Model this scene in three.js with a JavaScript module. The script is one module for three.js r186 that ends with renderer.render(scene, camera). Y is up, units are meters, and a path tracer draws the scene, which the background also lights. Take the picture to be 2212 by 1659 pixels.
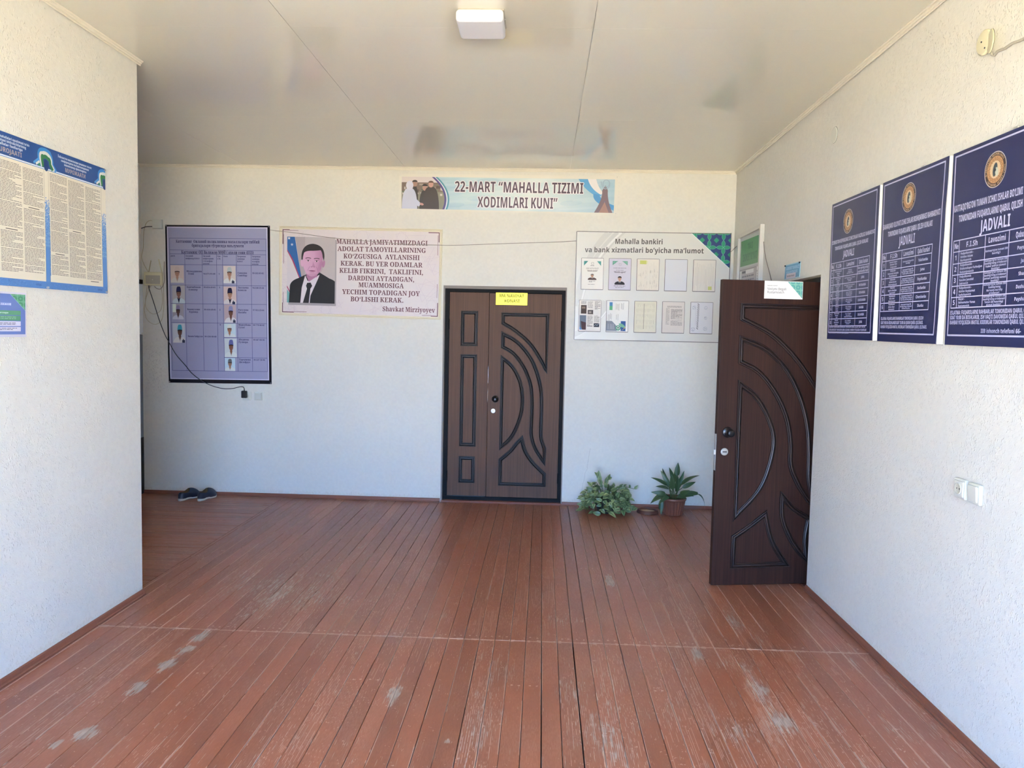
import * as THREE from 'three';
import { RoundedBoxGeometry } from 'three/addons/geometries/RoundedBoxGeometry.js';
import { FontLoader } from 'three/addons/loaders/FontLoader.js';
import { TextGeometry } from 'three/addons/geometries/TextGeometry.js';
import { mergeGeometries, toCreasedNormals } from 'three/addons/utils/BufferGeometryUtils.js';

// ---------------------------------------------------------------- camera, sky, sun, exposure
const scene = new THREE.Scene();
const camera = new THREE.PerspectiveCamera(53.6, 2212 / 1659, 0.05, 200);
camera.position.set(0, 1.632, 0);
camera.rotation.order = 'YXZ';
camera.rotation.set(-0.0650, 0.0386, 0.0209);
scene.add(camera);

const renderer = new THREE.WebGLRenderer({ antialias: true });
renderer.toneMapping = THREE.LinearToneMapping;
renderer.toneMappingExposure = 8.8;
renderer.shadowMap.enabled = true;
renderer.shadowMap.type = THREE.PCFSoftShadowMap;

{ // clear sky: pale near the horizon, deeper blue overhead, the same all the way round
  const w = 8, h = 64, d = new Float32Array(w * h * 4);
  for (let j = 0; j < h; j++) {
    const el = Math.max(0, Math.sin(((j + 0.5) / h - 0.5) * Math.PI)), t = Math.pow(el, 0.55);
    for (let i = 0; i < w; i++) {
      const k = (j * w + i) * 4;
      d[k] = 1.15 + (0.50 - 1.15) * t; d[k + 1] = 2.30 + (1.25 - 2.30) * t; d[k + 2] = 4.5 + (3.2 - 4.5) * t; d[k + 3] = 1;
    }
  }
  const sky = new THREE.DataTexture(d, w, h, THREE.RGBAFormat, THREE.FloatType);
  sky.mapping = THREE.EquirectangularReflectionMapping; sky.magFilter = THREE.LinearFilter; sky.wrapS = THREE.RepeatWrapping; sky.needsUpdate = true;
  scene.background = sky;
}
const sun = new THREE.DirectionalLight(new THREE.Color(1.0, 0.94, 0.82), 28);
sun.position.set(9, 15, -3.2); sun.target.position.set(0, 0, 2);
sun.castShadow = true; sun.shadow.mapSize.set(2048, 2048);
Object.assign(sun.shadow.camera, { left: -14, right: 14, top: 14, bottom: -14, near: 1, far: 50 });
scene.add(sun, sun.target);

// ---------------------------------------------------------------- helpers
const XR = 1.768, XL = -2.402, H = 3.183, D = 7.243, ZB = -D, ZP = -4.455, XN = -3.88, ZF = 0.9;
function rng(seed) { let a = seed >>> 0; return () => { a = (a + 0x6D2B79F5) | 0; let t = Math.imul(a ^ (a >>> 15), 1 | a); t = (t + Math.imul(t ^ (t >>> 7), 61 | t)) ^ t; return ((t ^ (t >>> 14)) >>> 0) / 4294967296; }; }
const hash = (x, y) => { let n = Math.imul(x | 0, 374761393) + Math.imul(y | 0, 668265263) | 0; n = Math.imul(n ^ (n >>> 13), 1274126177); return ((n ^ (n >>> 16)) >>> 0) / 4294967296; };
function vnoise(x, y) { const xi = Math.floor(x), yi = Math.floor(y); let fx = x - xi, fy = y - yi; fx = fx * fx * (3 - 2 * fx); fy = fy * fy * (3 - 2 * fy); const a = hash(xi, yi), b = hash(xi + 1, yi), c = hash(xi, yi + 1), d = hash(xi + 1, yi + 1); return a + (b - a) * fx + (c - a) * fy + (a - b - c + d) * fx * fy; }
const fbm = (x, y) => 0.5 * vnoise(x, y) + 0.28 * vnoise(x * 2.1 + 7, y * 2.1 + 3) + 0.22 * vnoise(x * 4.3 + 1, y * 4.3 + 9);
const V = (x, y, z) => new THREE.Vector3(x, y, z);
const used = {};
function numbered(n) { const k = used[n] = (used[n] ?? -1) + 1; return k ? `${n}_${String(k).padStart(3, '0')}` : n; }
function tag(o, label, category, group, kind) { o.userData.label = label; o.userData.category = category; if (group) o.userData.group = group; if (kind) o.userData.kind = kind; return o; }
function thing(name, label, category, pos = [0, 0, 0], opt = {}) {
  const o = new THREE.Group(); o.name = numbered(name); o.position.set(...pos); scene.add(o);
  return tag(o, label, category, opt.group, opt.kind);
}
function mesh(name, geo, mat, parent) {
  const m = new THREE.Mesh(geo, mat); m.name = parent === scene ? numbered(name) : name; m.castShadow = m.receiveShadow = true; parent.add(m); return m;
}
const single = (name, geo, mat, label, category, opt = {}) => { const m = mesh(name, geo, mat, scene); if (opt.pos) m.position.set(...opt.pos); return tag(m, label, category, opt.group, opt.kind); };
const std = (c, r = 0.6, o = {}) => new THREE.MeshPhysicalMaterial({ color: c, roughness: r, ...o });
function box(x0, x1, y0, y1, z0, z1) { const g = new THREE.BoxGeometry(x1 - x0, y1 - y0, z1 - z0); g.translate((x0 + x1) / 2, (y0 + y1) / 2, (z0 + z1) / 2); return g; }
const rbox = (w, h, d, r = 0.003, s = 2) => new RoundedBoxGeometry(w, h, d, s, r);
const merge = (list) => mergeGeometries(list.map((g) => { const n = g.index ? g.toNonIndexed() : g; for (const k of Object.keys(n.attributes)) if (!['position', 'normal', 'uv'].includes(k)) n.deleteAttribute(k); return n; }));
// box faces get uv in metres: across = the horizontal axis of the face, up = y (or z on flat faces)
function metric(g) {
  const n = g.index ? g.toNonIndexed() : g, p = n.attributes.position, nn = n.attributes.normal, uv = n.attributes.uv;
  for (let i = 0; i < p.count; i++) {
    const ax = Math.abs(nn.getX(i)), ay = Math.abs(nn.getY(i)), az = Math.abs(nn.getZ(i));
    if (ay > ax && ay > az) uv.setXY(i, p.getX(i), p.getZ(i)); else if (ax > az) uv.setXY(i, p.getZ(i), p.getY(i)); else uv.setXY(i, p.getX(i), p.getY(i));
  }
  return n;
}
function dataTex(w, h, fill, srgb) {
  const d = new Uint8Array(w * h * 4);
  fill(d, w, h);
  const t = new THREE.DataTexture(d, w, h, THREE.RGBAFormat); t.magFilter = THREE.LinearFilter; t.minFilter = THREE.LinearMipmapLinearFilter; t.generateMipmaps = true;
  t.wrapS = t.wrapT = THREE.RepeatWrapping; if (srgb) t.colorSpace = THREE.SRGBColorSpace; t.needsUpdate = true; return t;
}
function canvasTex(w, h, draw) {
  const c = document.createElement('canvas'); c.width = w; c.height = h; const x = c.getContext('2d');
  draw(x, w, h); const t = new THREE.CanvasTexture(c); t.colorSpace = THREE.SRGBColorSpace; t.anisotropy = 8; return t;
}
function scaled(t, sx, sy, ox = 0, oy = 0) { const c = t.clone(); c.repeat.set(sx, sy); c.offset.set(ox, oy); c.needsUpdate = true; return c; }
// a sheet of some thickness spanned between four measured corners; local origin at the middle of its lower edge
function quadSheet(TL, TR, BR, BL, normal, off, thick, nx = 1, ny = 1, wave = null) {
  const o = BL.clone().add(BR).multiplyScalar(0.5), P = [], U = [], I = [];
  const at = (u, v, f) => { const a = BL.clone().lerp(BR, u), b = TL.clone().lerp(TR, u), p = a.lerp(b, v); return p.addScaledVector(normal, off + (f ? thick : 0) + (wave ? wave(u, v) : 0)).sub(o); };
  const quad = (a, b, c, d) => { const k = P.length / 3; for (const [p, uv] of [a, b, c, d]) { P.push(p.x, p.y, p.z); U.push(...uv); } I.push(k, k + 1, k + 2, k, k + 2, k + 3); };
  const s = (u, v, f) => [at(u, v, f), [u, v]];
  for (let f = 1; f >= 0; f--) for (let j = 0; j < ny; j++) for (let i = 0; i < nx; i++) {
    const u0 = i / nx, u1 = (i + 1) / nx, v0 = j / ny, v1 = (j + 1) / ny;
    f ? quad(s(u0, v0, 1), s(u1, v0, 1), s(u1, v1, 1), s(u0, v1, 1)) : quad(s(u1, v0, 0), s(u0, v0, 0), s(u0, v1, 0), s(u1, v1, 0));
  }
  for (let i = 0; i < nx; i++) { const u0 = i / nx, u1 = (i + 1) / nx; quad(s(u0, 0, 0), s(u1, 0, 0), s(u1, 0, 1), s(u0, 0, 1)); quad(s(u0, 1, 1), s(u1, 1, 1), s(u1, 1, 0), s(u0, 1, 0)); }
  for (let j = 0; j < ny; j++) { const v0 = j / ny, v1 = (j + 1) / ny; quad(s(0, v0, 0), s(0, v0, 1), s(0, v1, 1), s(0, v1, 0)); quad(s(1, v0, 1), s(1, v0, 0), s(1, v1, 0), s(1, v1, 1)); }
  let g = new THREE.BufferGeometry(); g.setAttribute('position', new THREE.Float32BufferAttribute(P, 3)); g.setAttribute('uv', new THREE.Float32BufferAttribute(U, 2)); g.setIndex(I);
  g.computeVertexNormals(); if (wave) { g = toCreasedNormals(g.toNonIndexed(), 0.7); }
  return { geo: g, origin: o };
}
const wallQuad = (wall, q) => q.map(([a, y]) => wall === 'back' ? V(a, y, ZB) : wall === 'right' ? V(XR, y, a) : V(XL, y, a));
const NORMAL = { back: V(0, 0, 1), right: V(-1, 0, 0), left: V(1, 0, 0) };
const sheetOn = (wall, q, off, thick, nx, ny, wave) => quadSheet(...wallQuad(wall, q), NORMAL[wall], off, thick, nx, ny, wave);
function tube(pts, r, seg = 0, closed = false) { const c = new THREE.CatmullRomCurve3(pts, closed, 'centripetal'); return new THREE.TubeGeometry(c, seg || pts.length * 8, r, 6, closed); }
const lathe = (prof, n = 32) => new THREE.LatheGeometry(prof.map(([r, y]) => new THREE.Vector2(r, y)), n);

// ---------------------------------------------------------------- surface textures
const plasterBump = dataTex(1024, 1024, (d, w, h) => { // combed plaster: short raised strokes, mostly upright, over a fine grain; 1.1 m a side
  const f = new Float32Array(w * h), R = rng(11);
  for (let j = 0; j < h; j++) for (let i = 0; i < w; i++) f[j * w + i] = 0.30 + 0.10 * vnoise(i / 5, j / 5) + 0.08 * vnoise(i / 2, j / 2) + 0.10 * vnoise(i / 64, j / 64);
  for (let s = 0; s < 6500; s++) {
    const cx = R() * w, cy = R() * h, dens = vnoise(cx / 90, cy / 90); if (R() > dens * 1.25) continue;
    const len = 5 + R() * R() * 22, ang = Math.PI / 2 + (R() - 0.5) * 1.5, wd = 1.3 + R() * 1.5, ht = 0.25 + R() * 0.5, bend = (R() - 0.5) * 1.6;
    for (let t = -1; t <= 1; t += 1.2 / len) {
      const a = ang + bend * t * 0.5, px = cx + Math.cos(a) * t * len / 2, py = cy + Math.sin(a) * t * len / 2, e = ht * (1 - t * t * 0.7);
      for (let y = -4; y <= 4; y++) for (let x = -4; x <= 4; x++) {
        const X = (Math.floor(px) + x + w) % w, Y = (Math.floor(py) + y + h) % h, q = 0.34 + e * Math.exp(-((x - px % 1) ** 2 + (y - py % 1) ** 2) / (wd * wd));
        if (q > f[Y * w + X]) f[Y * w + X] += (q - f[Y * w + X]) * 0.7;
      }
    }
  }
  for (let k = 0; k < w * h; k++) { const v = Math.max(0, Math.min(1, f[k])) * 255; d[4 * k] = d[4 * k + 1] = d[4 * k + 2] = v; d[4 * k + 3] = 255; }
});
// colour of a plastered wall, uv 0..1 over width x height metres: limewash with faint cloudy patches; scuffs, dirt specks and cracks where the photo shows them
function wallMap(w, h, W, Hh, x0, extra) {
  return dataTex(w, h, (d) => {
    for (let j = 0; j < h; j++) for (let i = 0; i < w; i++) {
      const x = x0 + i / w * W, y = j / h * Hh, k = 4 * (j * w + i);
      let m = 0.972 + 0.035 * (fbm(x * 1.3 + 5, y * 1.3) - 0.5) + 0.02 * (vnoise(x * 60, y * 60) - 0.5), r = 232 * m, g = 229 * m, b = 217 * m;
      // grime scuffed on the wall just above the skirting: a ragged band with a grain of its own
      const top = 0.040 + 0.02 * vnoise(x * 9, 1.5) + 0.035 * (vnoise(x * 160, y * 120) - 0.3), s = y < top ? 0.15 + 0.6 * vnoise(x * 130, y * 90) : 0;
      if (s) { r += (204 - r) * s * 0.6; g += (196 - g) * s * 0.6; b += (174 - b) * s * 0.6; }
      const e = extra ? extra(x, y) : 0;
      if (e) { r += (92 - r) * e; g += (84 - g) * e; b += (76 - b) * e; }
      d[k] = r; d[k + 1] = g; d[k + 2] = b; d[k + 3] = 255;
    }
  }, true);
}
const seg = (x, y, a, b) => { const vx = b[0] - a[0], vy = b[1] - a[1], t = Math.max(0, Math.min(1, ((x - a[0]) * vx + (y - a[1]) * vy) / (vx * vx + vy * vy))); return Math.hypot(x - a[0] - t * vx, y - a[1] - t * vy); };
const cracks = [[[0.487, 0.56], [0.456, 0.374], [0.416, 0.216], [0.394, 0.035]]];
const backMap = wallMap(2048, 1024, 5.7, 3.2, -3.9, (x, y) => {
  let e = 0;
  for (const c of cracks) for (let i = 0; i < c.length - 1; i++) { const q = seg(x + 0.012 * (vnoise(y * 25, i) - 0.5), y, c[i], c[i + 1]); if (q < 0.0015) e = Math.max(e, 0.22); }
  const m = Math.exp(-(((x + 3.77) / 0.13) ** 2 + ((y - 1.22) / 0.24) ** 2)); // dark specks by the corner
  if (m > 0.05 && vnoise(x * 210, y * 210) > 0.95 - 0.30 * m) e = Math.max(e, 0.15);
  return e;
});
const sideMap = wallMap(2048, 1024, 8.2, 3.2, -7.3);

const FX0 = -2.49, FW = 4.27, FZ0 = -7.26, FD = 4.66, PITCH = 0.083, PX = 0.033;
const wearSpots = [[-1.777, -4.715, 0.22, 0.30, 1], [-1.468, -4.503, 0.24, 0.28, 1], [-1.133, -4.537, 0.15, 0.2, 0.7], [-1.681, -4.175, 0.12, 0.2, 0.5], [-0.629, -3.288, 0.05, 0.14, 0.9], [-0.352, -3.623, 0.05, 0.15, 0.7], [-0.209, -3.097, 0.07, 0.3, 0.8],
  [-0.145, -3.589, 0.08, 0.2, 0.7], [0.193, -4.282, 0.13, 0.1, 0.8], [0.491, -5.014, 0.03, 0.14, 1.3], [1.155, -4.337, 0.05, 0.14, 1.1], [1.213, -4.076, 0.05, 0.12, 0.9], [0.826, -3.879, 0.04, 0.12, 1.1], [0.941, -3.762, 0.06, 0.1, 0.7], [1.05, -3.496, 0.05, 0.22, 1.1], [1.065, -3.199, 0.09, 0.08, 1],
  [0.855, -3.069, 0.08, 0.12, 0.8], [1.617, -3.848, 0.03, 0.12, 1], [1.555, -3.124, 0.05, 0.08, 0.7], [0.14, -3.374, 0.1, 0.2, 0.6], [0.297, -2.99, 0.08, 0.2, 0.9], [-1.428, -4.96, 0.14, 0.2, 0.6], [-0.555, -4.283, 0.05, 0.06, 0.8], [1.0, -4.55, 0.25, 0.25, 0.35], [0.45, -3.3, 0.3, 0.4, 0.35], [-1.3, -5.4, 0.4, 0.4, 0.25]];
// bare blotches inside one board, their outlines as in the photo
const barePatches = [[-1.772, -3.867, 0.036, 0.075], [-1.772, -3.70, 0.036, 0.055], [-1.783, -3.51, 0.037, 0.075], [-1.80, -3.28, 0.03, 0.07], [-1.79, -2.885, 0.038, 0.05], [-0.34, -2.937, 0.018, 0.02], [1.07, -3.2, 0.03, 0.04], [-1.86, -2.80, 0.02, 0.03], [0.49, -5.02, 0.03, 0.11], [0.84, -3.88, 0.025, 0.07], [-0.63, -3.30, 0.025, 0.09]];
const nailRows = [-5.275, -6.54, -4.012, -3.45];
let floorGray;
const floorMap = dataTex(2048, 2048, (d, w, h) => {
  floorGray = new Uint8Array(w * h);
  for (let j = 0; j < h; j++) {
    const z = FZ0 + (j + 0.5) / h * FD;
    for (let i = 0; i < w; i++) {
      const x = FX0 + (i + 0.5) / w * FW, bi = Math.floor((x - PX) / PITCH), lx = (x - PX) - bi * PITCH, e = Math.min(lx, PITCH - lx), sec = z < -3.965 ? 0 : 1;
      const hb = hash(bi, 91 + sec), hb2 = hash(bi, 17 + sec);
      let reg = 0.10 + 0.22 * fbm(x * 1.1 + 3, z * 0.9 + 8) + 0.16 * hb2;
      for (const [cx, cz, sx, sz, a] of wearSpots) { const q = ((x - cx) / sx) ** 2 + ((z - cz) / sz) ** 2; if (q < 5) reg += 0.34 * a * Math.exp(-q); }
      // paint lost along the grain
      const warp = 3 * vnoise(x * 14 + hb * 50, z * 2.2), s1 = vnoise(x * 260 + hb * 99, z * 11 + warp), s2 = vnoise(x * 120 + hb2 * 70, z * 26), s3 = vnoise(x * 420, z * 60);
      const grain = Math.abs(Math.sin(lx * 420 + 7 * vnoise(x * 16 + hb * 31, z * 1.7) + 5 * hb2));
      let bare = (0.40 * s1 + 0.22 * s2 + 0.16 * s3 + 0.22 * (1 - grain)) + reg * 0.72 - 0.86;
      for (const [cx, cz, sx, sz] of barePatches) { const q = ((x - cx) / sx) ** 2 + ((z - cz) / sz) ** 2 + 1.3 * (vnoise(x * 70, z * 34) - 0.5) + 1.6 * (s1 - 0.5) + 0.7 * (s3 - 0.5); if (q < 0.95) bare = Math.max(bare, 0.05 + 0.16 * (1 - q) + 0.05 * s2); }
      // chips: small light flakes
      const ch = 0.62 * vnoise(x * 95 + 11 + 2 * s3, z * 44 + 5) + 0.38 * vnoise(x * 240 + 3, z * 150), chip = ch > 0.90 - 0.16 * Math.min(1, reg) - 0.16 * (fbm(x * 3 + 40, z * 2.2) - 0.5) ? 1 : 0;
      // worn board edges
      const ew = 0.0018 + 0.0042 * vnoise(bi * 7.3 + (lx > 0.04 ? 5 : 0), z * 3.1), edge = e < ew && 0.82 * vnoise(bi * 3.7 + (lx > 0.04 ? 40 : 0), z * 2.3) + 0.18 * s2 > 0.44 ? 0.9 : 0;
      // the butt joint across all boards, chipped
      const jz = Math.abs(z + 3.965 + 0.002 * Math.sin(x * 3)), joint = jz < 0.006 + 0.012 * (vnoise(x * 60, 2) > 0.68 ? vnoise(x * 90, z * 60) : 0) ? 0.85 : 0;
      let nail = 0; for (const nz of nailRows) if (Math.abs(z - nz) < 0.03 && hash(bi, nz * 100) > (nz === -3.45 ? 0.8 : 0.45)) { const q = Math.hypot((lx - 0.022 - 0.01 * hb) * 1.0, z - nz - 0.012 * (hb - 0.5)), q2 = Math.hypot(lx - 0.062, z - nz + 0.01 * (hb2 - 0.5)); if (Math.min(q, q2) < 0.0045 + 0.003 * s3) nail = 0.8; }
      const tone = 0.93 + 0.10 * hb + 0.12 * (fbm(x * 9 + hb * 40, z * 2.5) - 0.5) + 0.06 * (s3 - 0.5);
      let r = 156 * tone, g = 93 * tone, b = 66 * tone;
      { const du = 0.20 * Math.max(0, fbm(x * 4 + 9, z * 3 + 2) - 0.35) * (s3 > 0.5 ? 2 : 0.5); r += (182 - r) * du; g += (158 - g) * du; b += (142 - b) * du; } // trodden-in dust, speckled
      const mb = Math.max(0, Math.min(1, bare * 7)) * 0.82;
      const gr = 158 + 34 * s2, gg = 146 + 34 * s2, gb = 134 + 32 * s2;
      r += (gr - r) * mb; g += (gg - g) * mb; b += (gb - b) * mb;
      // fine lines where the soft grain has lost its paint
      const lreg = fbm(x * 2.1 + 60, z * 1.3 + 20) + 0.45 * hb2 + 0.5 * Math.min(0.6, reg) - 0.12 * (x < -1.2 ? 1 : 0), line = grain < 0.20 * Math.min(1, Math.max(0, (lreg - 0.72) * 2.6)) && vnoise(x * 90 + 7, z * 14) + 0.5 * s3 > 0.60 ? 0.74 : 0;
      const lt = Math.max(chip * 0.7, edge * 0.72, joint * 0.85, nail, line);
      r += (208 - r) * lt; g += (178 - g) * lt; b += (160 - b) * lt;
      const k = 4 * (j * w + i); d[k] = Math.min(255, r); d[k + 1] = Math.min(255, g); d[k + 2] = Math.min(255, b); d[k + 3] = 255;
      floorGray[j * w + i] = 255 * Math.min(1, 0.36 + 0.10 * s2 + 0.05 * s1 + 0.5 * Math.max(mb, lt));
    }
  }
}, true);
floorMap.wrapS = floorMap.wrapT = THREE.MirroredRepeatWrapping;
const floorRough = dataTex(1024, 1024, (d, w, h) => { for (let j = 0; j < h; j++) for (let i = 0; i < w; i++) { const a = (2 * j) * 2048 + 2 * i, v = (floorGray[a] + floorGray[a + 1] + floorGray[a + 2048] + floorGray[a + 2049]) / 4, k = 4 * (j * w + i); d[k] = d[k + 1] = d[k + 2] = v; d[k + 3] = 255; } });
floorRough.wrapS = floorRough.wrapT = THREE.MirroredRepeatWrapping;
const brush = dataTex(512, 512, (d, w, h) => { // roller strokes in the ceiling paint, across the room
  for (let j = 0; j < h; j++) for (let i = 0; i < w; i++) { const k = 4 * (j * w + i), s = (m, n) => { const fx = i / w * m, fy = j / h * n; return vnoise(fx % m, fy % n); }; const v = 255 * Math.min(1, 0.45 * s(6, 40) + 0.3 * s(4, 90) + 0.25 * s(24, 24)); d[k] = d[k + 1] = d[k + 2] = v; d[k + 3] = 255; }
});
const woodTex = (c1, c2, seed, w = 256, h = 512) => dataTex(w, h, (d) => { for (let j = 0; j < h; j++) for (let i = 0; i < w; i++) { const s = 0.55 * vnoise(i / 2.2 + seed, j / 70) + 0.3 * vnoise(i / 9 + seed, j / 160) + 0.15 * vnoise(i / 1.1, j / 20), k = 4 * (j * w + i); for (let c = 0; c < 3; c++) d[k + c] = c1[c] + (c2[c] - c1[c]) * s; d[k + 3] = 255; } }, true);

const M = {
  wallBack: std(0xffffff, 0.9, { map: scaled(backMap, 1 / 5.7, 1 / 3.2, 3.9 / 5.7, 0), bumpMap: scaled(plasterBump, 1.6, 1.6), bumpScale: 0.0011 }),
  wallSide: std(0xffffff, 0.88, { map: scaled(sideMap, 1 / 8.2, 1 / 3.2, 7.3 / 8.2, 0), bumpMap: scaled(plasterBump, 1.1, 1.1), bumpScale: 0.0030 }),
  wallPlain: std(0xe4e0d6, 0.9),
  ceiling: std(0xdfdbca, 0.07, { bumpMap: scaled(brush, 0.7, 0.7), bumpScale: 0.00005, specularIntensity: 1 }),
  trim: std(0xe6dfcc, 0.4),
  floor: std(0xffffff, 0.8, { map: floorMap, roughnessMap: floorRough, bumpMap: floorRough, bumpScale: -0.0007, specularIntensity: 1 }),
  sub: std(0x1c1512, 0.95),
  base: std(0x87533f, 0.42, { bumpMap: scaled(brush, 3, 3), bumpScale: 0.0006 }),
  reveal: std(0x8f8880, 0.85),
  blackFrame: std(0x100f0f, 0.65, { specularIntensity: 0.5 }),
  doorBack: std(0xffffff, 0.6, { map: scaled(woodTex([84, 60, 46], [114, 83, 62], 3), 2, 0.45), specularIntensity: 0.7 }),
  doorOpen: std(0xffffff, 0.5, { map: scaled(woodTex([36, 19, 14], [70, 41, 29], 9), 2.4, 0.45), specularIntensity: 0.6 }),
  mould: std(0x26221f, 0.5),
  mouldOpen: std(0x2a1c17, 0.42),
  knob: std(0x141010, 0.28), steel: std(0xc9c7c2, 0.35, { metalness: 0.7 }), slot: std(0x15161a, 0.6),
  whitePlastic: std(0xd9d9cc, 0.4), creamPlastic: std(0xe3dcb8, 0.45), greyPlastic: std(0xb8b2a0, 0.5), black: std(0x17181b, 0.5),
  cableBlack: std(0x2b2b2f, 0.6), cableCream: std(0xb9ad88, 0.6), cableGrey: std(0x8d8578, 0.6),
  paper: std(0xeceae2, 0.7), foamEdge: std(0xeeece2, 0.7),
};

// ---------------------------------------------------------------- the setting
const ST = { kind: 'structure' };
{ // outdoors: sunlit yard in front of the entrance
  const g = metric(box(-40, 40, -0.4, -0.14, -20, 45));
  const yard = dataTex(256, 256, (d, w, h) => { for (let k = 0; k < w * h; k++) { const i = k % w, j = (k / w) | 0, s = 0.88 + 0.18 * vnoise(i / 6, j / 6) + 0.1 * (hash(i, j) - 0.5); d[4 * k] = 196 * s; d[4 * k + 1] = 181 * s; d[4 * k + 2] = 150 * s; d[4 * k + 3] = 255; } }, true);
  single('ground', g, std(0xffffff, 0.95, { map: scaled(yard, 0.5, 0.5) }), 'pale sunlit concrete yard outside the entrance', 'ground', ST);
}
// floor of painted boards
const floor = thing('floor', 'worn red-brown painted board floor of the hall', 'floor', [0, 0, 0], ST);
mesh('subfloor', box(-4.4, 4.6, -0.35, -0.024, ZB - 0.4, ZF + 0.3), M.sub, floor);
{
  const R = rng(5), shapes = {};
  // one board: top edges rounded off, ends square; cross-section drawn once for each width
  function board(a0, a1, b0, b1, along, lift) {
    const w = a1 - a0, l = b1 - b0, c = 0.0024, t = 0.022;
    const s = new THREE.Shape(); s.moveTo(-w / 2, -t); s.lineTo(w / 2, -t); s.lineTo(w / 2, -c); s.lineTo(w / 2 - c * 0.3, -c * 0.3); s.lineTo(w / 2 - c, 0); s.lineTo(-w / 2 + c, 0); s.lineTo(-w / 2 + c * 0.3, -c * 0.3); s.lineTo(-w / 2, -c); s.closePath();
    const g = new THREE.ExtrudeGeometry(s, { depth: l, bevelEnabled: false, steps: 1 });
    if (along === 'z') g.translate((a0 + a1) / 2, lift, b0); else { g.rotateY(Math.PI / 2); g.translate(b0, lift, (a0 + a1) / 2); }
    const p = g.attributes.position, uv = g.attributes.uv;
    for (let i = 0; i < p.count; i++) along === 'z' ? uv.setXY(i, (p.getX(i) - FX0) / FW, (p.getZ(i) - FZ0) / FD) : uv.setXY(i, (p.getZ(i) - FZ0 + 0.4) / FW, (p.getX(i) - FX0) / FD);
    const m = mesh('plank', g, M.floor, floor); if (lift < 0) m.position.y = 0; return m;
  }
  const wide = { '1_0': 0.004, '1_2': 0.0052, '0_0': 0.003, '0_-5': 0.003, '0_-1': 0.003, '0_2': 0.003, '0_3': 0.0032, '0_-3': 0.0028, '0_5': 0.0026, '1_-6': 0.003, '1_-10': 0.003, '0_-12': 0.003, '0_-15': 0.0028, '0_-20': 0.0042 };
  for (let sec = 0; sec < 2; sec++) {
    const xs = [sec ? XL : -2.484]; for (let k = -30; k < 22; k++) { const x = PX + k * PITCH; if (x > xs[0] + 0.02 && x < XR - 0.02) xs.push(x); } xs.push(XR);
    for (let i = 0; i < xs.length - 1; i++) {
      const gap = (x) => { const k = Math.round((x - PX) / PITCH); return wide[`${sec}_${k}`] ?? 0.0009 + 0.0018 * hash(k, 5 + sec); };
      board(xs[i] + (i ? gap(xs[i]) / 2 : 0), xs[i + 1] - (i < xs.length - 2 ? gap(xs[i + 1]) / 2 : 0), sec ? -3.9642 : ZB, sec ? ZF + 0.2 : -3.9658, 'z', -R() * 0.0014);
    }
  }
  for (let k = -26; k < 10; k++) { const z0 = Math.max(ZB, -5.137 + k * PITCH), z1 = Math.min(ZP, -5.137 + (k + 1) * PITCH); if (z1 - z0 < 0.01) continue; board(z0 + 0.0008, z1 - 0.0008, XN, -2.4865, 'x', -R() * 0.0014); }
}
// walls
const wb = [box(XN - 0.3, -0.95, 0, H, ZB - 0.3, ZB), box(0.222, 4.6, 0, H, ZB - 0.3, ZB), box(-0.95, 0.222, 2.085, H, ZB - 0.3, ZB)];
single('wall_back', merge(wb.map(metric)), M.wallBack, 'long whitewashed back wall around the brown double door', 'wall', ST);
const wr = [box(XR, XR + 0.4, 0, H, -4.965, ZF), box(XR, XR + 0.4, 2.056, H, -5.86, -4.965), box(XR, XR + 0.4, 0, H, ZB, -5.86)];
single('wall_right', merge(wr.map(metric)), M.wallSide, 'white combed-plaster wall on the right with the navy boards', 'wall', ST);
single('wall_left', metric(box(XL - 0.35, XL, 0, H, ZP, ZF)), M.wallSide, 'white combed-plaster wall on the left ending at the recess', 'wall', ST);
single('wall_recess', merge([box(XN - 0.3, XN, 0, H, -6.33, ZP), box(XN - 0.3, XN, 2.085, H, ZB, -6.33), box(XN - 0.3, XN - 0.2, 0, 2.085, ZB, -6.33), box(XN - 0.3, XL - 0.35, 0, H, ZP, ZP + 0.3)].map(metric)), M.wallPlain, 'shaded side wall of the recess behind the left corner', 'wall', ST);
single('wall_front', merge([box(-4.4, -1.42, -0.1, H, ZF, ZF + 0.35), box(0.78, 4.6, -0.1, H, ZF, ZF + 0.35), box(-1.42, 0.78, 2.72, H, ZF, ZF + 0.35)].map(metric)), M.wallPlain, 'front wall with the wide open entrance behind the viewer', 'wall', ST);
single('wall_outer', merge([box(4.3, 4.6, -0.1, H, ZB - 0.3, ZF), box(XR + 0.4, 4.3, 0, H, -3.6, -3.3), box(-4.7, -4.4, -0.1, H, ZB - 0.3, ZF + 0.35), box(-4.4, XN - 0.3, 0, H, ZB - 0.3, ZB)].map(metric)), M.wallPlain, 'outer walls of the side room and the plot', 'wall', ST);
{ // the entrance doorway itself: timber frame
  const f = thing('door_4', 'timber frame of the open entrance behind the viewer', 'door', [-0.32, 0, ZF + 0.1], ST);
  mesh('jamb', box(-1.1, -1.03, -0.02, 2.72, -0.05, 0.08), M.base, f); mesh('jamb', box(1.03, 1.1, -0.02, 2.72, -0.05, 0.08), M.base, f); mesh('head', box(-1.03, 1.03, 2.65, 2.72, -0.05, 0.08), M.base, f);
}
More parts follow.
